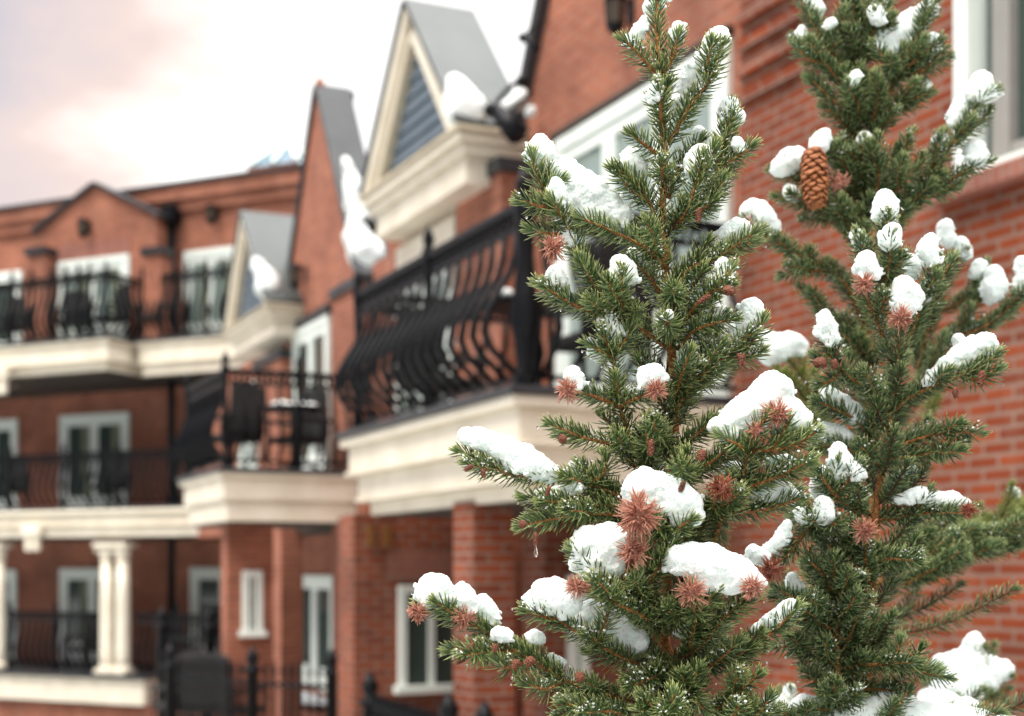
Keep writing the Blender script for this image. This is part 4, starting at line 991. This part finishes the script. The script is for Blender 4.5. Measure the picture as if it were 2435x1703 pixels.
SNOW_A = [
 ([(1566, -6, 22), (1545, 20, 16)], 'small snow cap crowning the very top of the front spruce leader', .01),
 ([(1535, 48, 13), (1515, 78, 17), (1500, 98, 13)], 'slanting snow patch on the left of the front leader just below its tip', .0),
 ([(1612, 62, 12), (1606, 92, 13)], 'little snow knob right of the front leader near the top', -.01),
 ([(1560, 203, 12), (1552, 232, 14)], 'small icy knob on the front of the leader above the orange stem', -.03),
 ([(1706, 92, 24), (1694, 122, 26), (1670, 145, 16)], 'tall snow cap on the tip of the topmost right branch of the front spruce', -.005),
 ([(1660, 150, 17), (1644, 185, 19), (1625, 215, 13)], 'thin icy snow along the inner side of the topmost right branch', .01),
 ([(1735, 252, 20), (1742, 282, 23)], 'rounded snow knob on the second right branch of the front spruce', -.005),
 ([(1752, 340, 15), (1764, 352, 10)], 'small icy patch on the side twig below the second right snow knob', -.02),
 ([(1662, 312, 15), (1668, 334, 16)], 'greyish small snow blob behind the right crown twigs', .03),
 ([(1663, 362, 21), (1655, 390, 26), (1668, 405, 20)], 'snow clump above the small cone right of the orange stem', -.02),
 ([(1500, 372, 24), (1508, 398, 32), (1490, 405, 22)], 'round snow ball on the left twig beside the orange stem', .0),
 ([(1284, 342, 24), (1290, 372, 33), (1300, 400, 26)], 'upright snow knob on the outermost left tip beside the iron railing', -.02),
 ([(1338, 392, 22), (1362, 425, 34), (1395, 455, 42), (1435, 480, 38), (1478, 515, 24), (1400, 490, 36), (1360, 470, 28), (1345, 430, 24)], 'largest sloping slab of snow in the upper left of the front spruce', .0),
 ([(1322, 440, 18), (1330, 470, 17)], 'small icy bump between the left snow knob and the big sloping slab', -.045),
 ([(1650, 470, 14), (1690, 488, 20), (1700, 510, 14)], 'half hidden snow behind the twigs right of the small cone', .02),
 ([(1722, 560, 16), (1748, 542, 22), (1768, 540, 18)], 'wedge of snow on the right branch pointing to the brick wall', -.01),
 ([(1352, 560, 13), (1360, 575, 13)], 'tiny snow knob next to the upper left brown tuft', -.04),
 ([(1322, 650, 20), (1328, 675, 22), (1316, 690, 14)], 'small snow cap on the left tip below the upper left brown tuft', -.04),
 ([(1474, 626, 20), (1480, 648, 28), (1495, 662, 18)], 'snow ball on the shoot pointing at the viewer in the upper middle', -.05),
 ([(1504, 602, 15), (1520, 618, 14)], 'small icy knob above right of the middle snow ball', -.02),
 ([(1716, 630, 17), (1724, 650, 19)], 'small snow cap above the two reddish cones on the right', -.04),
 ([(1720, 742, 15), (1712, 765, 12)], 'thin melting ice patch below the reddish cones on the right', -.035),
 ([(1792, 735, 26), (1780, 765, 28), (1765, 795, 20), (1745, 785, 14)], 'tall snow knob on the right tip next to the brick wall at mid height', -.01),
 ([(1447, 762, 16), (1455, 785, 20), (1468, 805, 18)], 'snow on the upright left centre shoot above the two brown tufts', -.05),
 ([(1405, 815, 12), (1420, 850, 11)], 'faint icy snow on the left side twigs of the centre shoot', -.02),
 ([(1585, 752, 9), (1590, 745, 9)], 'tiny snow spot on the front facing rosette', -.085),
 ([(1362, 890, 18), (1374, 908, 18)], 'small snow cone above the left of the paired brown tufts', -.06),
 ([(1535, 890, 20), (1554, 892, 24), (1532, 910, 14)], 'snow ball above the right of the paired brown tufts', -.07),
 ([(1112, 1042, 19), (1140, 1040, 24), (1175, 1058, 24), (1205, 1072, 33), (1240, 1090, 36), (1275, 1108, 30), (1315, 1130, 20)], 'long humped snow roll on the left branch against the cream balcony', -.06),
 ([(1362, 1108, 13), (1375, 1112, 13)], 'little snow knob to the right of the long humped roll', -.045),
 ([(1290, 1172, 12), (1325, 1166, 11), (1370, 1160, 15)], 'thin wet snow streak on the branch below the long humped roll', -.065),
 ([(1530, 1140, 27), (1525, 1165, 42), (1570, 1175, 44), (1600, 1180, 44), (1625, 1200, 40), (1640, 1225, 28)], 'big saddle shaped snow mound above the largest brown tuft', -.09),
 ([(1838, 905, 26), (1836, 935, 44), (1810, 970, 46), (1768, 990, 42), (1730, 1015, 32), (1850, 975, 42), (1880, 985, 38), (1908, 1005, 26)], 'tall pointed snow peak on the forked right branch', -.07),
 ([(1725, 1130, 18), (1745, 1112, 18), (1735, 1140, 12)], 'icy snow behind the dark brown tuft on the right', -.03),
 ([(1800, 1175, 16), (1840, 1168, 26), (1878, 1175, 22)], 'translucent icy snow pad on the lower prong of the right fork', -.05),
 ([(1830, 1100, 13), (1870, 1095, 15)], 'thin ice strip between the prongs of the right fork', -.04),
 ([(1408, 1290, 42), (1440, 1290, 46), (1420, 1330, 42), (1385, 1330, 26), (1450, 1340, 36)], 'round snow mound left of the lower brown tuft', -.085),
 ([(1612, 1335, 30), (1650, 1335, 40), (1700, 1345, 45), (1740, 1350, 38), (1770, 1370, 28), (1795, 1385, 18), (1680, 1370, 36)], 'broad snow mound over the brown tuft at the lower centre right', -.10),
 ([(1298, 1405, 34), (1318, 1420, 42), (1275, 1425, 26), (1350, 1430, 34)], 'rounded left hump of snow on the lower left branch', -.085),
 ([(1390, 1460, 34), (1430, 1480, 36), (1470, 1500, 38), (1510, 1520, 30)], 'long snow bank tapering right on the lower left branch', -.04),
 ([(1630, 1490, 26), (1640, 1510, 20)], 'snow pocket in the fork under the lower right brown tuft', -.03),
 ([(1022, 1395, 26), (1020, 1415, 32), (1045, 1405, 32), (1068, 1420, 24)], 'domed snow clump at the far left tip between the two brown tufts', -.085),
 ([(1096, 1398, 15), (1104, 1425, 26), (1112, 1445, 20)], 'rounded snow knob above the second brown tuft of the low left branch', -.09),
 ([(1146, 1428, 15), (1160, 1450, 20), (1176, 1475, 12)], 'narrow snow knob just right of the second brown tuft', -.075),
 ([(1185, 1505, 20), (1202, 1512, 18)], 'small icy dome on the middle of the low left branch', -.095),
 ([(1262, 1508, 12), (1278, 1518, 16)], 'small snow scrap behind the middle of the low left branch', -.065),
 ([(1310, 1560, 8), (1335, 1575, 9)], 'thin frost patch on the upper side of the low left branch', -.06),
 ([(1885, 1444, 17), (1860, 1455, 18), (1830, 1475, 17), (1800, 1495, 12)], 'icy snow strip on the short right branch near the bottom brick wall', -.05),
 ([(1555, 1630, 12), (1585, 1640, 13)], 'small snow pocket low in the middle of the front spruce', -.04),
 ([(1430, 1665, 14), (1460, 1675, 13)], 'half hidden wet snow under the low branches at the bottom', -.03),
]
for p_, lb_, dy_ in SNOW_A: A.snow(p_, lb_, dy_)
A.frost(3200, 'loose grains of snow caught on the needles of the front spruce')
A.drops(170, 'clear meltwater drops hanging from needles of the front spruce')
dr = wpt(1274, 1318, A.Y-.10); m_ = MB(); m_.lathe([(.0003, .0135), (.0004, .009), (.0013, .005), (.0021, .001), (.0021, -.001), (.0012, -.0028), (.0003, -.0032)], (0, 0, 0), 14)
o = m_.build('water_drop', M['water'], None, True); o.location = dr; tag(o, 'single long water drop falling from the small cone at the left branch tip', 'water drop')

# ---------------- tree B: second spruce, right, slightly behind
B = Tree('spruce_tree', 'second spruce right of the front one, its tip carrying two brown tufts under snow', 1.72, 2085, M['needle_b'], 1550, .0192, 'b', .0009)
B.trunk([(2070, 1760), (2062, 1600), (2068, 1440), (2078, 1300), (2084, 1200), (2098, 1110), (2110, 1030), (2122, 965), (2136, 850), (2141, 775)], .008, .0018, M['bark'])
bo(B, [
 ([(2118, 1000), (2128, 930), (2136, 850, -.02), (2140, 772, -.03)], dict(side=False)),
 ([(2090, 720), (2106, 640, -.02), (2109, 560, -.03), (2108, 500, -.03)], {}), ([(2085, 690), (2052, 620, -.01), (2036, 560, -.02)], {}), ([(2105, 680), (2116, 620, -.05), (2118, 565, -.06)], {}),
 ([(2100, 800), (2075, 740, -.03), (2052, 680, -.05)], {}), ([(2150, 830, .01), (2180, 760, 0), (2200, 690, -.01), (2225, 618, -.02)], {}),
 ([(2200, 700, 0), (2240, 660, -.01), (2262, 620, -.01)], NS), ([(2150, 790, .01), (2150, 740), (2165, 700, -.02)], NS),
 [(2112, 985), (2080, 940, -.01), (2015, 892, -.03), (1972, 838, -.04), (1955, 796, -.04)], ([(2000, 880, -.03), (1978, 905, -.04), (1950, 915, -.04)], NS), ([(1975, 845, -.04), (1950, 860, -.05), (1940, 850, -.05)], NS),
 [(2118, 985), (2160, 948, -.01), (2233, 912, -.03), (2327, 876, -.04), (2368, 842, -.045)], ([(2290, 890, -.03), (2330, 905, -.04), (2372, 880, -.045)], NS),
 [(2095, 1090), (2040, 1005, -.01), (1990, 975, -.02), (1945, 955, -.02)], [(2100, 1110), (2040, 1080, -.01), (1985, 1060, -.02), (1945, 1065, -.02)],
 [(2108, 1075), (2160, 1052, -.01), (2240, 1030, -.02), (2325, 1028, -.03)], [(2108, 1090), (2180, 1085, -.01), (2240, 1070, -.02), (2290, 1050, -.02)],
 [(2082, 1240), (2190, 1222, -.01), (2250, 1215, -.02), (2302, 1208, -.02)], ([(2090, 1190, .01), (2130, 1160, .02), (2180, 1130, .02)], {}),
 ([(2060, 1230), (2010, 1200, -.04), (1985, 1160, -.07), (1992, 1100, -.08)], {}), ([(1990, 1170, -.07), (2020, 1140, -.08), (2042, 1105, -.085)], NS), ([(1988, 1180, -.07), (1965, 1150, -.08), (1945, 1120, -.08)], NS),
 ([(2040, 1290), (1995, 1265, -.04), (1962, 1238, -.07), (1950, 1210, -.08)], {}), ([(1962, 1240, -.07), (1995, 1250, -.09)], NS),
 [(2060, 1340), (1985, 1290, -.03), (1926, 1258, -.06), (1880, 1312, -.07), (1840, 1345, -.075)],
 ([(1926, 1258, -.06), (1895, 1225, -.07), (1905, 1200, -.07)], NS),
 ([(2070, 1400), (2058, 1330, -.04), (2056, 1275, -.06)], {}), ([(2070, 1340), (2120, 1330, -.03), (2180, 1335, -.05)], {}),
 # vertical lower stem
 ([(1998, 1660, -.02), (1990, 1560, -.03), (1988, 1440, -.04), (1976, 1330, -.05), (1968, 1280, -.05)], dict(r0=.005, r1=.002, side=False, dens=1300)),
 ([(1988, 1430, -.04), (2010, 1390, -.08), (2018, 1365, -.10)], {}), ([(1990, 1470, -.04), (2020, 1440, -.08), (2034, 1415, -.09)], {}), ([(1985, 1420, -.04), (1960, 1370, -.06), (1925, 1335, -.07)], {}),
 [(1989, 1470, -.03), (1907, 1434, -.06), (1848, 1400, -.075)], [(1989, 1500, -.03), (1940, 1480, -.05), (1870, 1470, -.06)],
 [(1995, 1590, -.02), (1950, 1560, -.04), (1900, 1520, -.05)], [(1940, 1560, -.03), (1890, 1540, -.04), (1848, 1538, -.05)],
 [(1995, 1590, -.02), (2080, 1580, -.05), (2175, 1595, -.06), (2248, 1612, -.06)], ([(2100, 1590, -.05), (2130, 1560, -.06), (2140, 1525, -.06)], NS),
 [(2030, 1590, 0), (2055, 1530, -.03), (2072, 1465, -.04)], ([(2000, 1690, -.02), (1985, 1650, -.08), (1985, 1625, -.1)], {}), [(1995, 1660, -.01), (1950, 1630, -.04), (1918, 1600, -.05)],
 [(2010, 1640, 0), (2080, 1640, -.03), (2150, 1640, -.04)], ([(2000, 1560, -.02), (2030, 1490, -.05), (2045, 1450, -.06)], {}), ([(1990, 1560, -.02), (1945, 1500, -.03)], {}),
])
B.fill([(2130, 860, 60), (2120, 940, 80), (2110, 1030, 100), (2098, 1110, 130), (2085, 1180, 150), (2080, 1250, 160), (2075, 1320, 170), (2068, 1390, 150), (2065, 1460, 150), (2062, 1530, 160), (2060, 1600, 180), (2065, 1680, 200)], 2)
B.fill([(1985, 1330, 90), (1988, 1410, 110), (1990, 1490, 120), (1992, 1570, 130), (1998, 1650, 140)], 5, tone=.5)
B.fill([(2070, 1900, 400), (2070, 2200, 500), (2070, 2600, 620), (2070, 3100, 720), (2070, 3700, 800)], 8, lab='lower_foliage', dens=1100, elev=(5, 20))
for t_ in [(2053, 676, 36), (2140, 758, 42), (2056, 1262, 40), (2302, 1214, 28, True), (1836, 1352, 44, True)]:
    B.tuft(t_[0], t_[1], t_[2], (0, -1, 0), t_[3] if len(t_) > 3 else False, dy=-.10, n=80)
for c_ in [(1951, 862, 18, 30, 10), (1984, 866, 22, 16, 0), (2333, 900, 36, 17, 8), (2272, 934, 26, 14, -10), (1988, 480, 2, 2, 0)][:4]: B.cone(*[c_[0], c_[1], c_[2], c_[3], c_[4]], dy=-.07)
SNOW_B = [
 ([(2104, 470, 20), (2106, 498, 30), (2090, 512, 20)], 'pointed snow cap on the uppermost tip of the second spruce', -.03),
 ([(2040, 562, 18), (2046, 585, 15)], 'small snow knob left of the uppermost tip of the second spruce', -.02),
 ([(2122, 550, 20), (2116, 575, 24)], 'snow knob directly under the uppermost tip of the second spruce', -.06),
 ([(2058, 612, 18), (2060, 635, 26), (2074, 650, 20)], 'egg shaped snow cap on the upper left brown tuft of the second spruce', -.06),
 ([(2150, 682, 24), (2156, 705, 34), (2150, 730, 26)], 'round snow ball on the brown tuft in the middle of the second spruce', -.06),
 ([(2216, 570, 18), (2208, 595, 26), (2215, 615, 20)], 'snow cap on the upper right shoot of the second spruce', -.03),
 ([(2168, 620, 18), (2170, 650, 14), (2190, 610, 14)], 'broken snow bits between the upper shoots of the second spruce', .0),
 ([(2200, 685, 16), (2192, 710, 18)], 'small snow patch right of the round snow ball', .0),
 ([(1962, 752, 14), (1966, 778, 22), (1978, 805, 19)], 'tall snow cone on the left tip above the two dark cones', -.05),
 ([(2345, 815, 24), (2315, 830, 27), (2280, 850, 24), (2240, 880, 18), (2205, 905, 12)], 'long snow strip on the upper right branch of the second spruce', -.03),
 ([(2278, 808, 15), (2290, 816, 14)], 'small snow knob behind the long right snow strip', .0),
 ([(1970, 938, 22), (1990, 955, 25), (2020, 978, 25), (2048, 1005, 18)], 'smooth snow roll on the left branch below the dark cones', -.01),
 ([(1962, 1028, 20), (1990, 1032, 22), (2020, 1045, 16)], 'flat snow hump left of the second trunk beneath the smooth roll', -.01),
 ([(1995, 1072, 20), (1998, 1100, 26), (2000, 1125, 22)], 'tall snow finger in the gap between both spruces', -.08),
 ([(2035, 1112, 15), (2040, 1128, 16)], 'small icy lump right of the tall snow finger', -.09),
 ([(1955, 1120, 13), (1940, 1145, 15), (1950, 1180, 14)], 'thin wet snow left of the tall snow finger', -.05),
 ([(1956, 1198, 20), (1958, 1220, 26)], 'icy snow cap on the rosette between both spruces', -.085),
 ([(1902, 1215, 11), (1908, 1235, 12)], 'tiny ice bead cluster left of the rosette cap', -.08),
 ([(1872, 1248, 11), (1860, 1280, 16), (1838, 1300, 17), (1818, 1312, 12)], 'narrow snow ridge on the branch reaching towards the front spruce', -.075),
 ([(1790, 1315, 18), (1812, 1325, 20)], 'snow lump over the dark brown tuft between both spruces', -.09),
 ([(2172, 1122, 16), (2150, 1142, 15), (2135, 1158, 11)], 'soft snow knob right of the second trunk', .02),
 ([(2140, 1185, 14), (2180, 1178, 19), (2225, 1185, 19), (2270, 1188, 19), (2295, 1200, 14)], 'long level snow strip ending at a reddish tuft on the right', -.02),
 ([(1882, 1375, 14), (1890, 1395, 18)], 'icy snow on the rosette low between both spruces', -.05),
]
for p_, lb_, dy_ in SNOW_B: B.snow(p_, lb_, dy_)
B.frost(2200, 'loose grains of snow caught on the needles of the second spruce')
B.drops(110, 'clear meltwater drops on the needles of the second spruce')

# ---------------- tree C: tall soft spruce behind, running out of the top of the frame
Cc = Tree('spruce_tree', 'tall softly blurred spruce at the right holding one big hanging cone', 2.05, 2060, M['needle_b'], 1500, .0197, 'c', .00095)
Cc.trunk([(2085, 1400), (2075, 1100), (2066, 860), (2055, 560), (2045, 300), (2050, 120), (2060, -60), (2065, -200)], .009, .003, M['bark'])
bo(Cc, [
 ([(2050, 420), (2042, 300), (2050, 200)], dict(side=False, dens=1200)), ([(2075, 1120), (2068, 900), (2058, 700)], dict(side=False, dens=1000, ln=.024)),
 [(2045, 290), (2010, 170, -.02), (1950, 90, -.03), (1905, 0, -.03)], [(2040, 270), (1985, 180, -.03), (1930, 120, -.04), (1890, 95, -.04)], ([(1960, 150, -.03), (1920, 140, -.05), (1895, 110, -.05)], NS),
 [(2045, 200), (2000, 100, -.02), (2010, 10, -.03)], [(2050, 200), (2050, 90, -.02), (2040, -10, -.03)], [(2050, 150), (2080, 70, -.03), (2110, 10, -.03)], ([(2060, 60), (2095, 50, -.05), (2085, 30, -.06)], {}),
 [(2060, 300), (2142, 168, -.03), (2180, 90, -.04), (2228, 5, -.04)], [(2120, 210), (2170, 150, -.04), (2232, 97, -.05)], ([(2130, 190, -.02), (2110, 150, -.05), (2080, 110, -.06)], {}), ([(2150, 180, -.02), (2200, 165, -.04), (2240, 120, -.04)], {}),
 [(2050, 360), (2116, 261, -.03), (2209, 222, -.04)], ([(2100, 290), (2150, 250, -.03), (2190, 200, -.03)], {}), [(2045, 340), (1985, 245, -.03), (1926, 187, -.04)], ([(2045, 300), (2040, 240, -.05), (2030, 190, -.06)], {}),
 ([(2040, 350), (2000, 290, -.02), (1958, 255, -.03)], {}), ([(2060, 330), (2090, 230, -.05), (2085, 180, -.06)], {}),
 [(2100, 520), (2170, 460), (2209, 420, -.03), (2273, 329, -.04), (2333, 239, -.05), (2366, 215, -.05)], ([(2213, 437, -.02), (2226, 380, -.04), (2232, 330, -.05)], {}),
 [(2100, 540), (2180, 470, -.01), (2270, 420, -.03), (2348, 385, -.04)], [(2090, 560), (2160, 490, -.02), (2275, 441, -.03)], ([(2270, 340, -.04), (2320, 300, -.04), (2350, 265, -.04)], NS),
 [(2070, 520), (2088, 430, -.05), (2087, 330, -.07)], ([(2070, 440), (2055, 380, -.05), (2052, 335, -.06)], {}), ([(2090, 480), (2130, 400, -.04), (2165, 320, -.05)], {}), ([(2090, 520), (2140, 440, -.05), (2180, 395, -.06)], {}),
 [(2060, 570), (1974, 515, -.03), (1899, 485, -.04), (1850, 468, -.04)], [(2050, 500), (1990, 440, -.02), (1907, 432, -.03), (1838, 408, -.04)], ([(2040, 460), (1990, 370, -.02), (1950, 332, -.03)], {}),
 ([(2050, 470), (2010, 400, -.04), (1995, 350, -.05)], {}), ([(2060, 540), (2000, 490, -.05), (1960, 480, -.06)], {}),
 ([(2055, 610), (2110, 560, -.02), (2160, 500, -.03)], {}), ([(2055, 590), (2020, 540, -.04), (2005, 480, -.05)], {}),
 [(2060, 800), (2015, 683, -.02), (1953, 634, -.04), (1891, 603, -.05), (1820, 560, -.06), (1778, 521, -.06)], [(1965, 645, -.04), (1910, 645, -.05), (1864, 656, -.05)], [(2050, 830), (1984, 758, -.02), (1940, 720, -.03), (1907, 687, -.03)],
 ([(1930, 625, -.04), (1925, 595, -.06)], NS), ([(2060, 860), (2010, 800, -.03), (1960, 780, -.03)], {}),
 # far right blurred pieces
 [(2150, 950, .1), (2230, 860, .1), (2300, 760, .1), (2342, 670, .1)], [(2280, 800, .1), (2350, 770, .08), (2435, 700, .08)], [(2180, 880, .12), (2215, 760, .12), (2240, 690, .12), (2290, 600, .1)], [(2240, 740, .12), (2310, 700, .12), (2325, 640, .12)],
 [(2200, 900, .14), (2180, 800, .14), (2215, 720, .14)], [(2330, 770, .1), (2400, 740, .1), (2450, 640, .1)],
])
bo(Cc, [
 [(2090, 1400, .05), (2209, 1336, .0), (2302, 1305, -.02), (2430, 1283, -.02)], [(2200, 1340, 0), (2240, 1290, -.02), (2320, 1262, -.02)], ([(2230, 1330, 0), (2262, 1300, -.05), (2270, 1270, -.05)], {}),
], lift=.1)
bo(Cc, [
 [(2085, 1420, .02), (2190, 1365, 0), (2290, 1325, -.02), (2420, 1300, -.02)], [(2085, 1370, .04), (2180, 1300, .02), (2270, 1275, 0), (2380, 1262, 0)],
 [(2090, 1340, .05), (2160, 1290, .04), (2230, 1250, .04)], [(2260, 1310, 0), (2340, 1290, -.02), (2440, 1258, -.02)], [(2150, 1390, 0), (2230, 1350, -.04), (2290, 1330, -.05)],
], sl=1.7, dens=1900)
bo(Cc, [
 [(2170, 1330, .25), (2250, 1270, .25), (2364, 1240, .25), (2450, 1200, .25)], [(2300, 1270, .3), (2400, 1225, .3), (2440, 1190, .3)], [(2200, 1290, .3), (2280, 1240, .3), (2340, 1225, .3)],
 [(2380, 1230, .2), (2400, 1190, .2), (2405, 1160, .2)],
 [(2040, 1150, .3), (1960, 1020, .3), (1900, 930, .3), (1850, 880, .3)], [(1990, 1040, .3), (1930, 990, .28), (1880, 980, .28)], [(1960, 960, .3), (1910, 900, .3), (1880, 860, .3)], [(2000, 1100, .3), (1930, 1040, .3), (1890, 1020, .3)],
 [(2180, 950, .3), (2200, 880, .3), (2215, 840, .3)], [(2200, 1000, .25), (2240, 880, .25), (2260, 800, .25)], [(1960, 1560, .25), (1920, 1500, .25), (1900, 1470, .25)], [(2020, 1480, .2), (1960, 1400, .2), (1920, 1360, .2)],
], mt=M['needle_y'], bark='bark_dark')
Cc.fill([(2050, 20, 110), (2050, 90, 120), (2048, 170, 120), (2046, 240, 110), (2048, 370, 90), (2052, 440, 120), (2055, 500, 120), (2056, 560, 90), (2062, 700, 60), (2068, 860, 90), (2072, 940, 110), (2076, 1020, 130), (2080, 1100, 140), (2082, 1200, 150)], 4)
Cc.fill([(2075, 1500, 300), (2075, 1800, 400), (2075, 2300, 560), (2075, 2900, 650), (2060, -150, 90)], 7, lab='lower_foliage', dens=1000, elev=(10, 25))
Cc.tuft(1995, 432, 30, (0, -1, 0), dy=-.08, n=60); Cc.tuft(1770, 548, 40, (-.3, -1, -.2), dy=-.08, n=90)
Cc.cone(1937, 424, 136, 56, -3, dy=-.09, big=True)
SNOW_C = [
 ([(2210, 15, 20), (2180, 45, 28), (2150, 72, 30), (2112, 95, 34), (2120, 112, 30)], 'large diagonal snow slab near the top edge of the frame', -.03),
 ([(2218, 95, 18), (2212, 125, 20)], 'soft snow patch right of the large diagonal slab', -.01),
 ([(2084, 30, 20), (2090, 45, 16)], 'small snow cap left of the large diagonal slab', -.06),
 ([(1908, 75, 15), (1903, 95, 17)], 'snow knob on the far left of the blurred spruce near the top', -.03),
 ([(1930, 5, 20), (1945, 25, 17)], 'snow at the top left edge of the blurred spruce', -.02),
 ([(1978, 52, 13), (1970, 60, 13)], 'small snow spot between the upper left shoots of the blurred spruce', -.05),
 ([(2032, 182, 17), (2020, 195, 12)], 'snow speckled rosette centre high on the blurred spruce', -.07),
 ([(2198, 198, 14), (2188, 215, 13)], 'little snow cap on the short right shoot above the window sill level', -.03),
 ([(2332, 200, 28), (2325, 225, 24), (2350, 225, 20), (2368, 218, 14)], 'rounded snow cap at the end of the right branch in front of the window', -.05),
 ([(2284, 248, 20), (2276, 272, 20), (2268, 290, 16)], 'double snow knob on the right branch below the window cap', -.04),
 ([(2316, 355, 22), (2325, 375, 24)], 'snow ball on the right branch at the window sill', -.04),
 ([(2240, 325, 16), (2228, 335, 14)], 'faint snow on the upright shoot left of the sill snow ball', -.04),
 ([(2058, 328, 16), (2048, 335, 12)], 'small snow cap above the centre rosette of the blurred spruce', -.06),
 ([(1954, 325, 20), (1948, 345, 22)], 'snow cap sitting right on top of the big hanging cone', -.06),
 ([(1892, 368, 24), (1872, 385, 30), (1858, 398, 24)], 'big snow ball left of the big hanging cone', -.05),
 ([(1876, 452, 16), (1890, 468, 16)], 'small snow knob lower left of the big hanging cone', -.05),
 ([(1790, 495, 24), (1810, 515, 28), (1838, 535, 20), (1782, 510, 20)], 'smooth snow cap over the pinkish tuft between the two spruces', -.06),
 ([(1800, 812, 30, .3), (1840, 815, 30, .3), (1885, 815, 30, .3), (1905, 825, 22, .3), (1830, 840, 30, .3)], 'wide blurred snow cushion behind the right fork of the front spruce', 0),
 ([(2246, 545, 22, .1), (2252, 565, 24, .1)], 'blurred snow cap upper right of the second spruce tip', 0),
 ([(2288, 580, 18, .1), (2292, 600, 20, .1)], 'smaller blurred snow cap beside the upper right one', 0),
 ([(2328, 635, 22, .1), (2320, 650, 18, .1)], 'blurred snow cap left of the pair at the right edge', 0),
 ([(2362, 655, 24, .08), (2364, 685, 32, .08), (2350, 710, 18, .08)], 'larger snow cone near the right edge at mid height', 0),
 ([(2428, 625, 16, .08), (2432, 645, 16, .08)], 'small snow knob cut by the right edge, the higher one', 0),
 ([(2432, 672, 24, .08), (2425, 690, 20, .08)], 'snow ball cut by the right edge, the lower one', 0),
 ([(2302, 758, 14, .1), (2306, 772, 13, .1)], 'small frosty spot on the blurred shoot above the long right strip', 0),
 ([(2405, 1165, 12, .2), (2418, 1170, 12, .2)], 'tiny snow dot on the olive shoot at the right edge', 0),
]
for p_, lb_, dy_ in SNOW_C: Cc.snow(p_, lb_, dy_, vox=.0022)
Cc.frost(2200, 'loose grains of snow caught on the needles of the tall blurred spruce')
Cc.drops(90, 'bright wet drops on the tall blurred spruce')

# ---------------- tree D: low spruce at the bottom right, buried in snow
D = Tree('spruce_tree', 'low spruce at the bottom right corner almost buried under smooth snow', 1.72, 2180, M['needle_b'], 1700, .0178, 'd')
D.trunk([(2180, 2300), (2180, 1950), (2180, 1730)], .012, .006, M['bark_dark'])
bo(D, [
 [(2180, 1730), (2100, 1710, -.02), (1990, 1690, -.04), (1900, 1690, -.05)], [(2180, 1740), (2280, 1720, -.02), (2380, 1720, -.04)],
 [(2190, 1720, .2), (2250, 1660, .42), (2330, 1640, .5), (2400, 1610, .5)], [(2250, 1680, .4), (2300, 1620, .5), (2325, 1550, .5)], [(2240, 1680, .4), (2240, 1620, .5), (2235, 1590, .5)],
 [(2300, 1650, .45), (2350, 1655, .5), (2395, 1640, .5)], [(2310, 1620, .5), (2350, 1590, .5), (2345, 1545, .5)],
 [(2060, 1740), (2120, 1700, -.06), (2160, 1640, -.06)], [(2050, 1760, 0), (1900, 1720, -.06), (1835, 1710, -.07)], [(1900, 1750, -.03), (1870, 1700, -.08), (1850, 1690, -.09)],
 [(1900, 1750, .3), (1880, 1690, .35), (1878, 1640, .35)], [(1900, 1760, .3), (1850, 1700, .35), (1835, 1660, .35)],
])
D.tuft(1908, 1672, 40, (0, -1, 0), dy=.33, n=80)
D.fill([(2180, 1900, 300), (2180, 2300, 450), (2180, 2800, 560)], 8, lab='lower_foliage', dens=900, elev=(5, 20))
SNOW_D = [
 ([(1915, 1690, 38), (1935, 1700, 40), (2000, 1722, 44), (2050, 1715, 42), (2090, 1690, 38), (2130, 1668, 36), (2145, 1655, 24), (2110, 1710, 50), (2170, 1725, 60), (2250, 1740, 62), (2330, 1750, 58), (2400, 1760, 54), (2000, 1760, 50), (1930, 1750, 50)], 'wide smooth bank of snow filling the bottom right corner', -.03),
 ([(2318, 1520, 24, .5), (2310, 1550, 32, .5), (2295, 1590, 52, .5), (2240, 1575, 27, .5), (2260, 1590, 36, .5), (2300, 1610, 56, .5), (2350, 1598, 42, .5), (2390, 1590, 26, .5), (2300, 1620, 50, .5), (2250, 1660, 62, .4), (2230, 1690, 60, .3), (2290, 1700, 46, .3)], 'star shaped blurred snow lump with three nubs at the lower right', 0),
 ([(1880, 1640, 19, .35), (1876, 1670, 24, .35), (1872, 1720, 28, .35)], 'upright blurred snow finger at the bottom between the spruces', 0),
 ([(1836, 1660, 18, .35), (1840, 1700, 24, .35)], 'short blurred snow stub left of the upright finger', 0),
 ([(1870, 1730, 30, .2), (1910, 1725, 30, .2)], 'soft snow hump behind the bottom needles', 0),
]
for p_, lb_, dy_ in SNOW_D: D.snow(p_, lb_, dy_, vox=.0028, lump=.003)
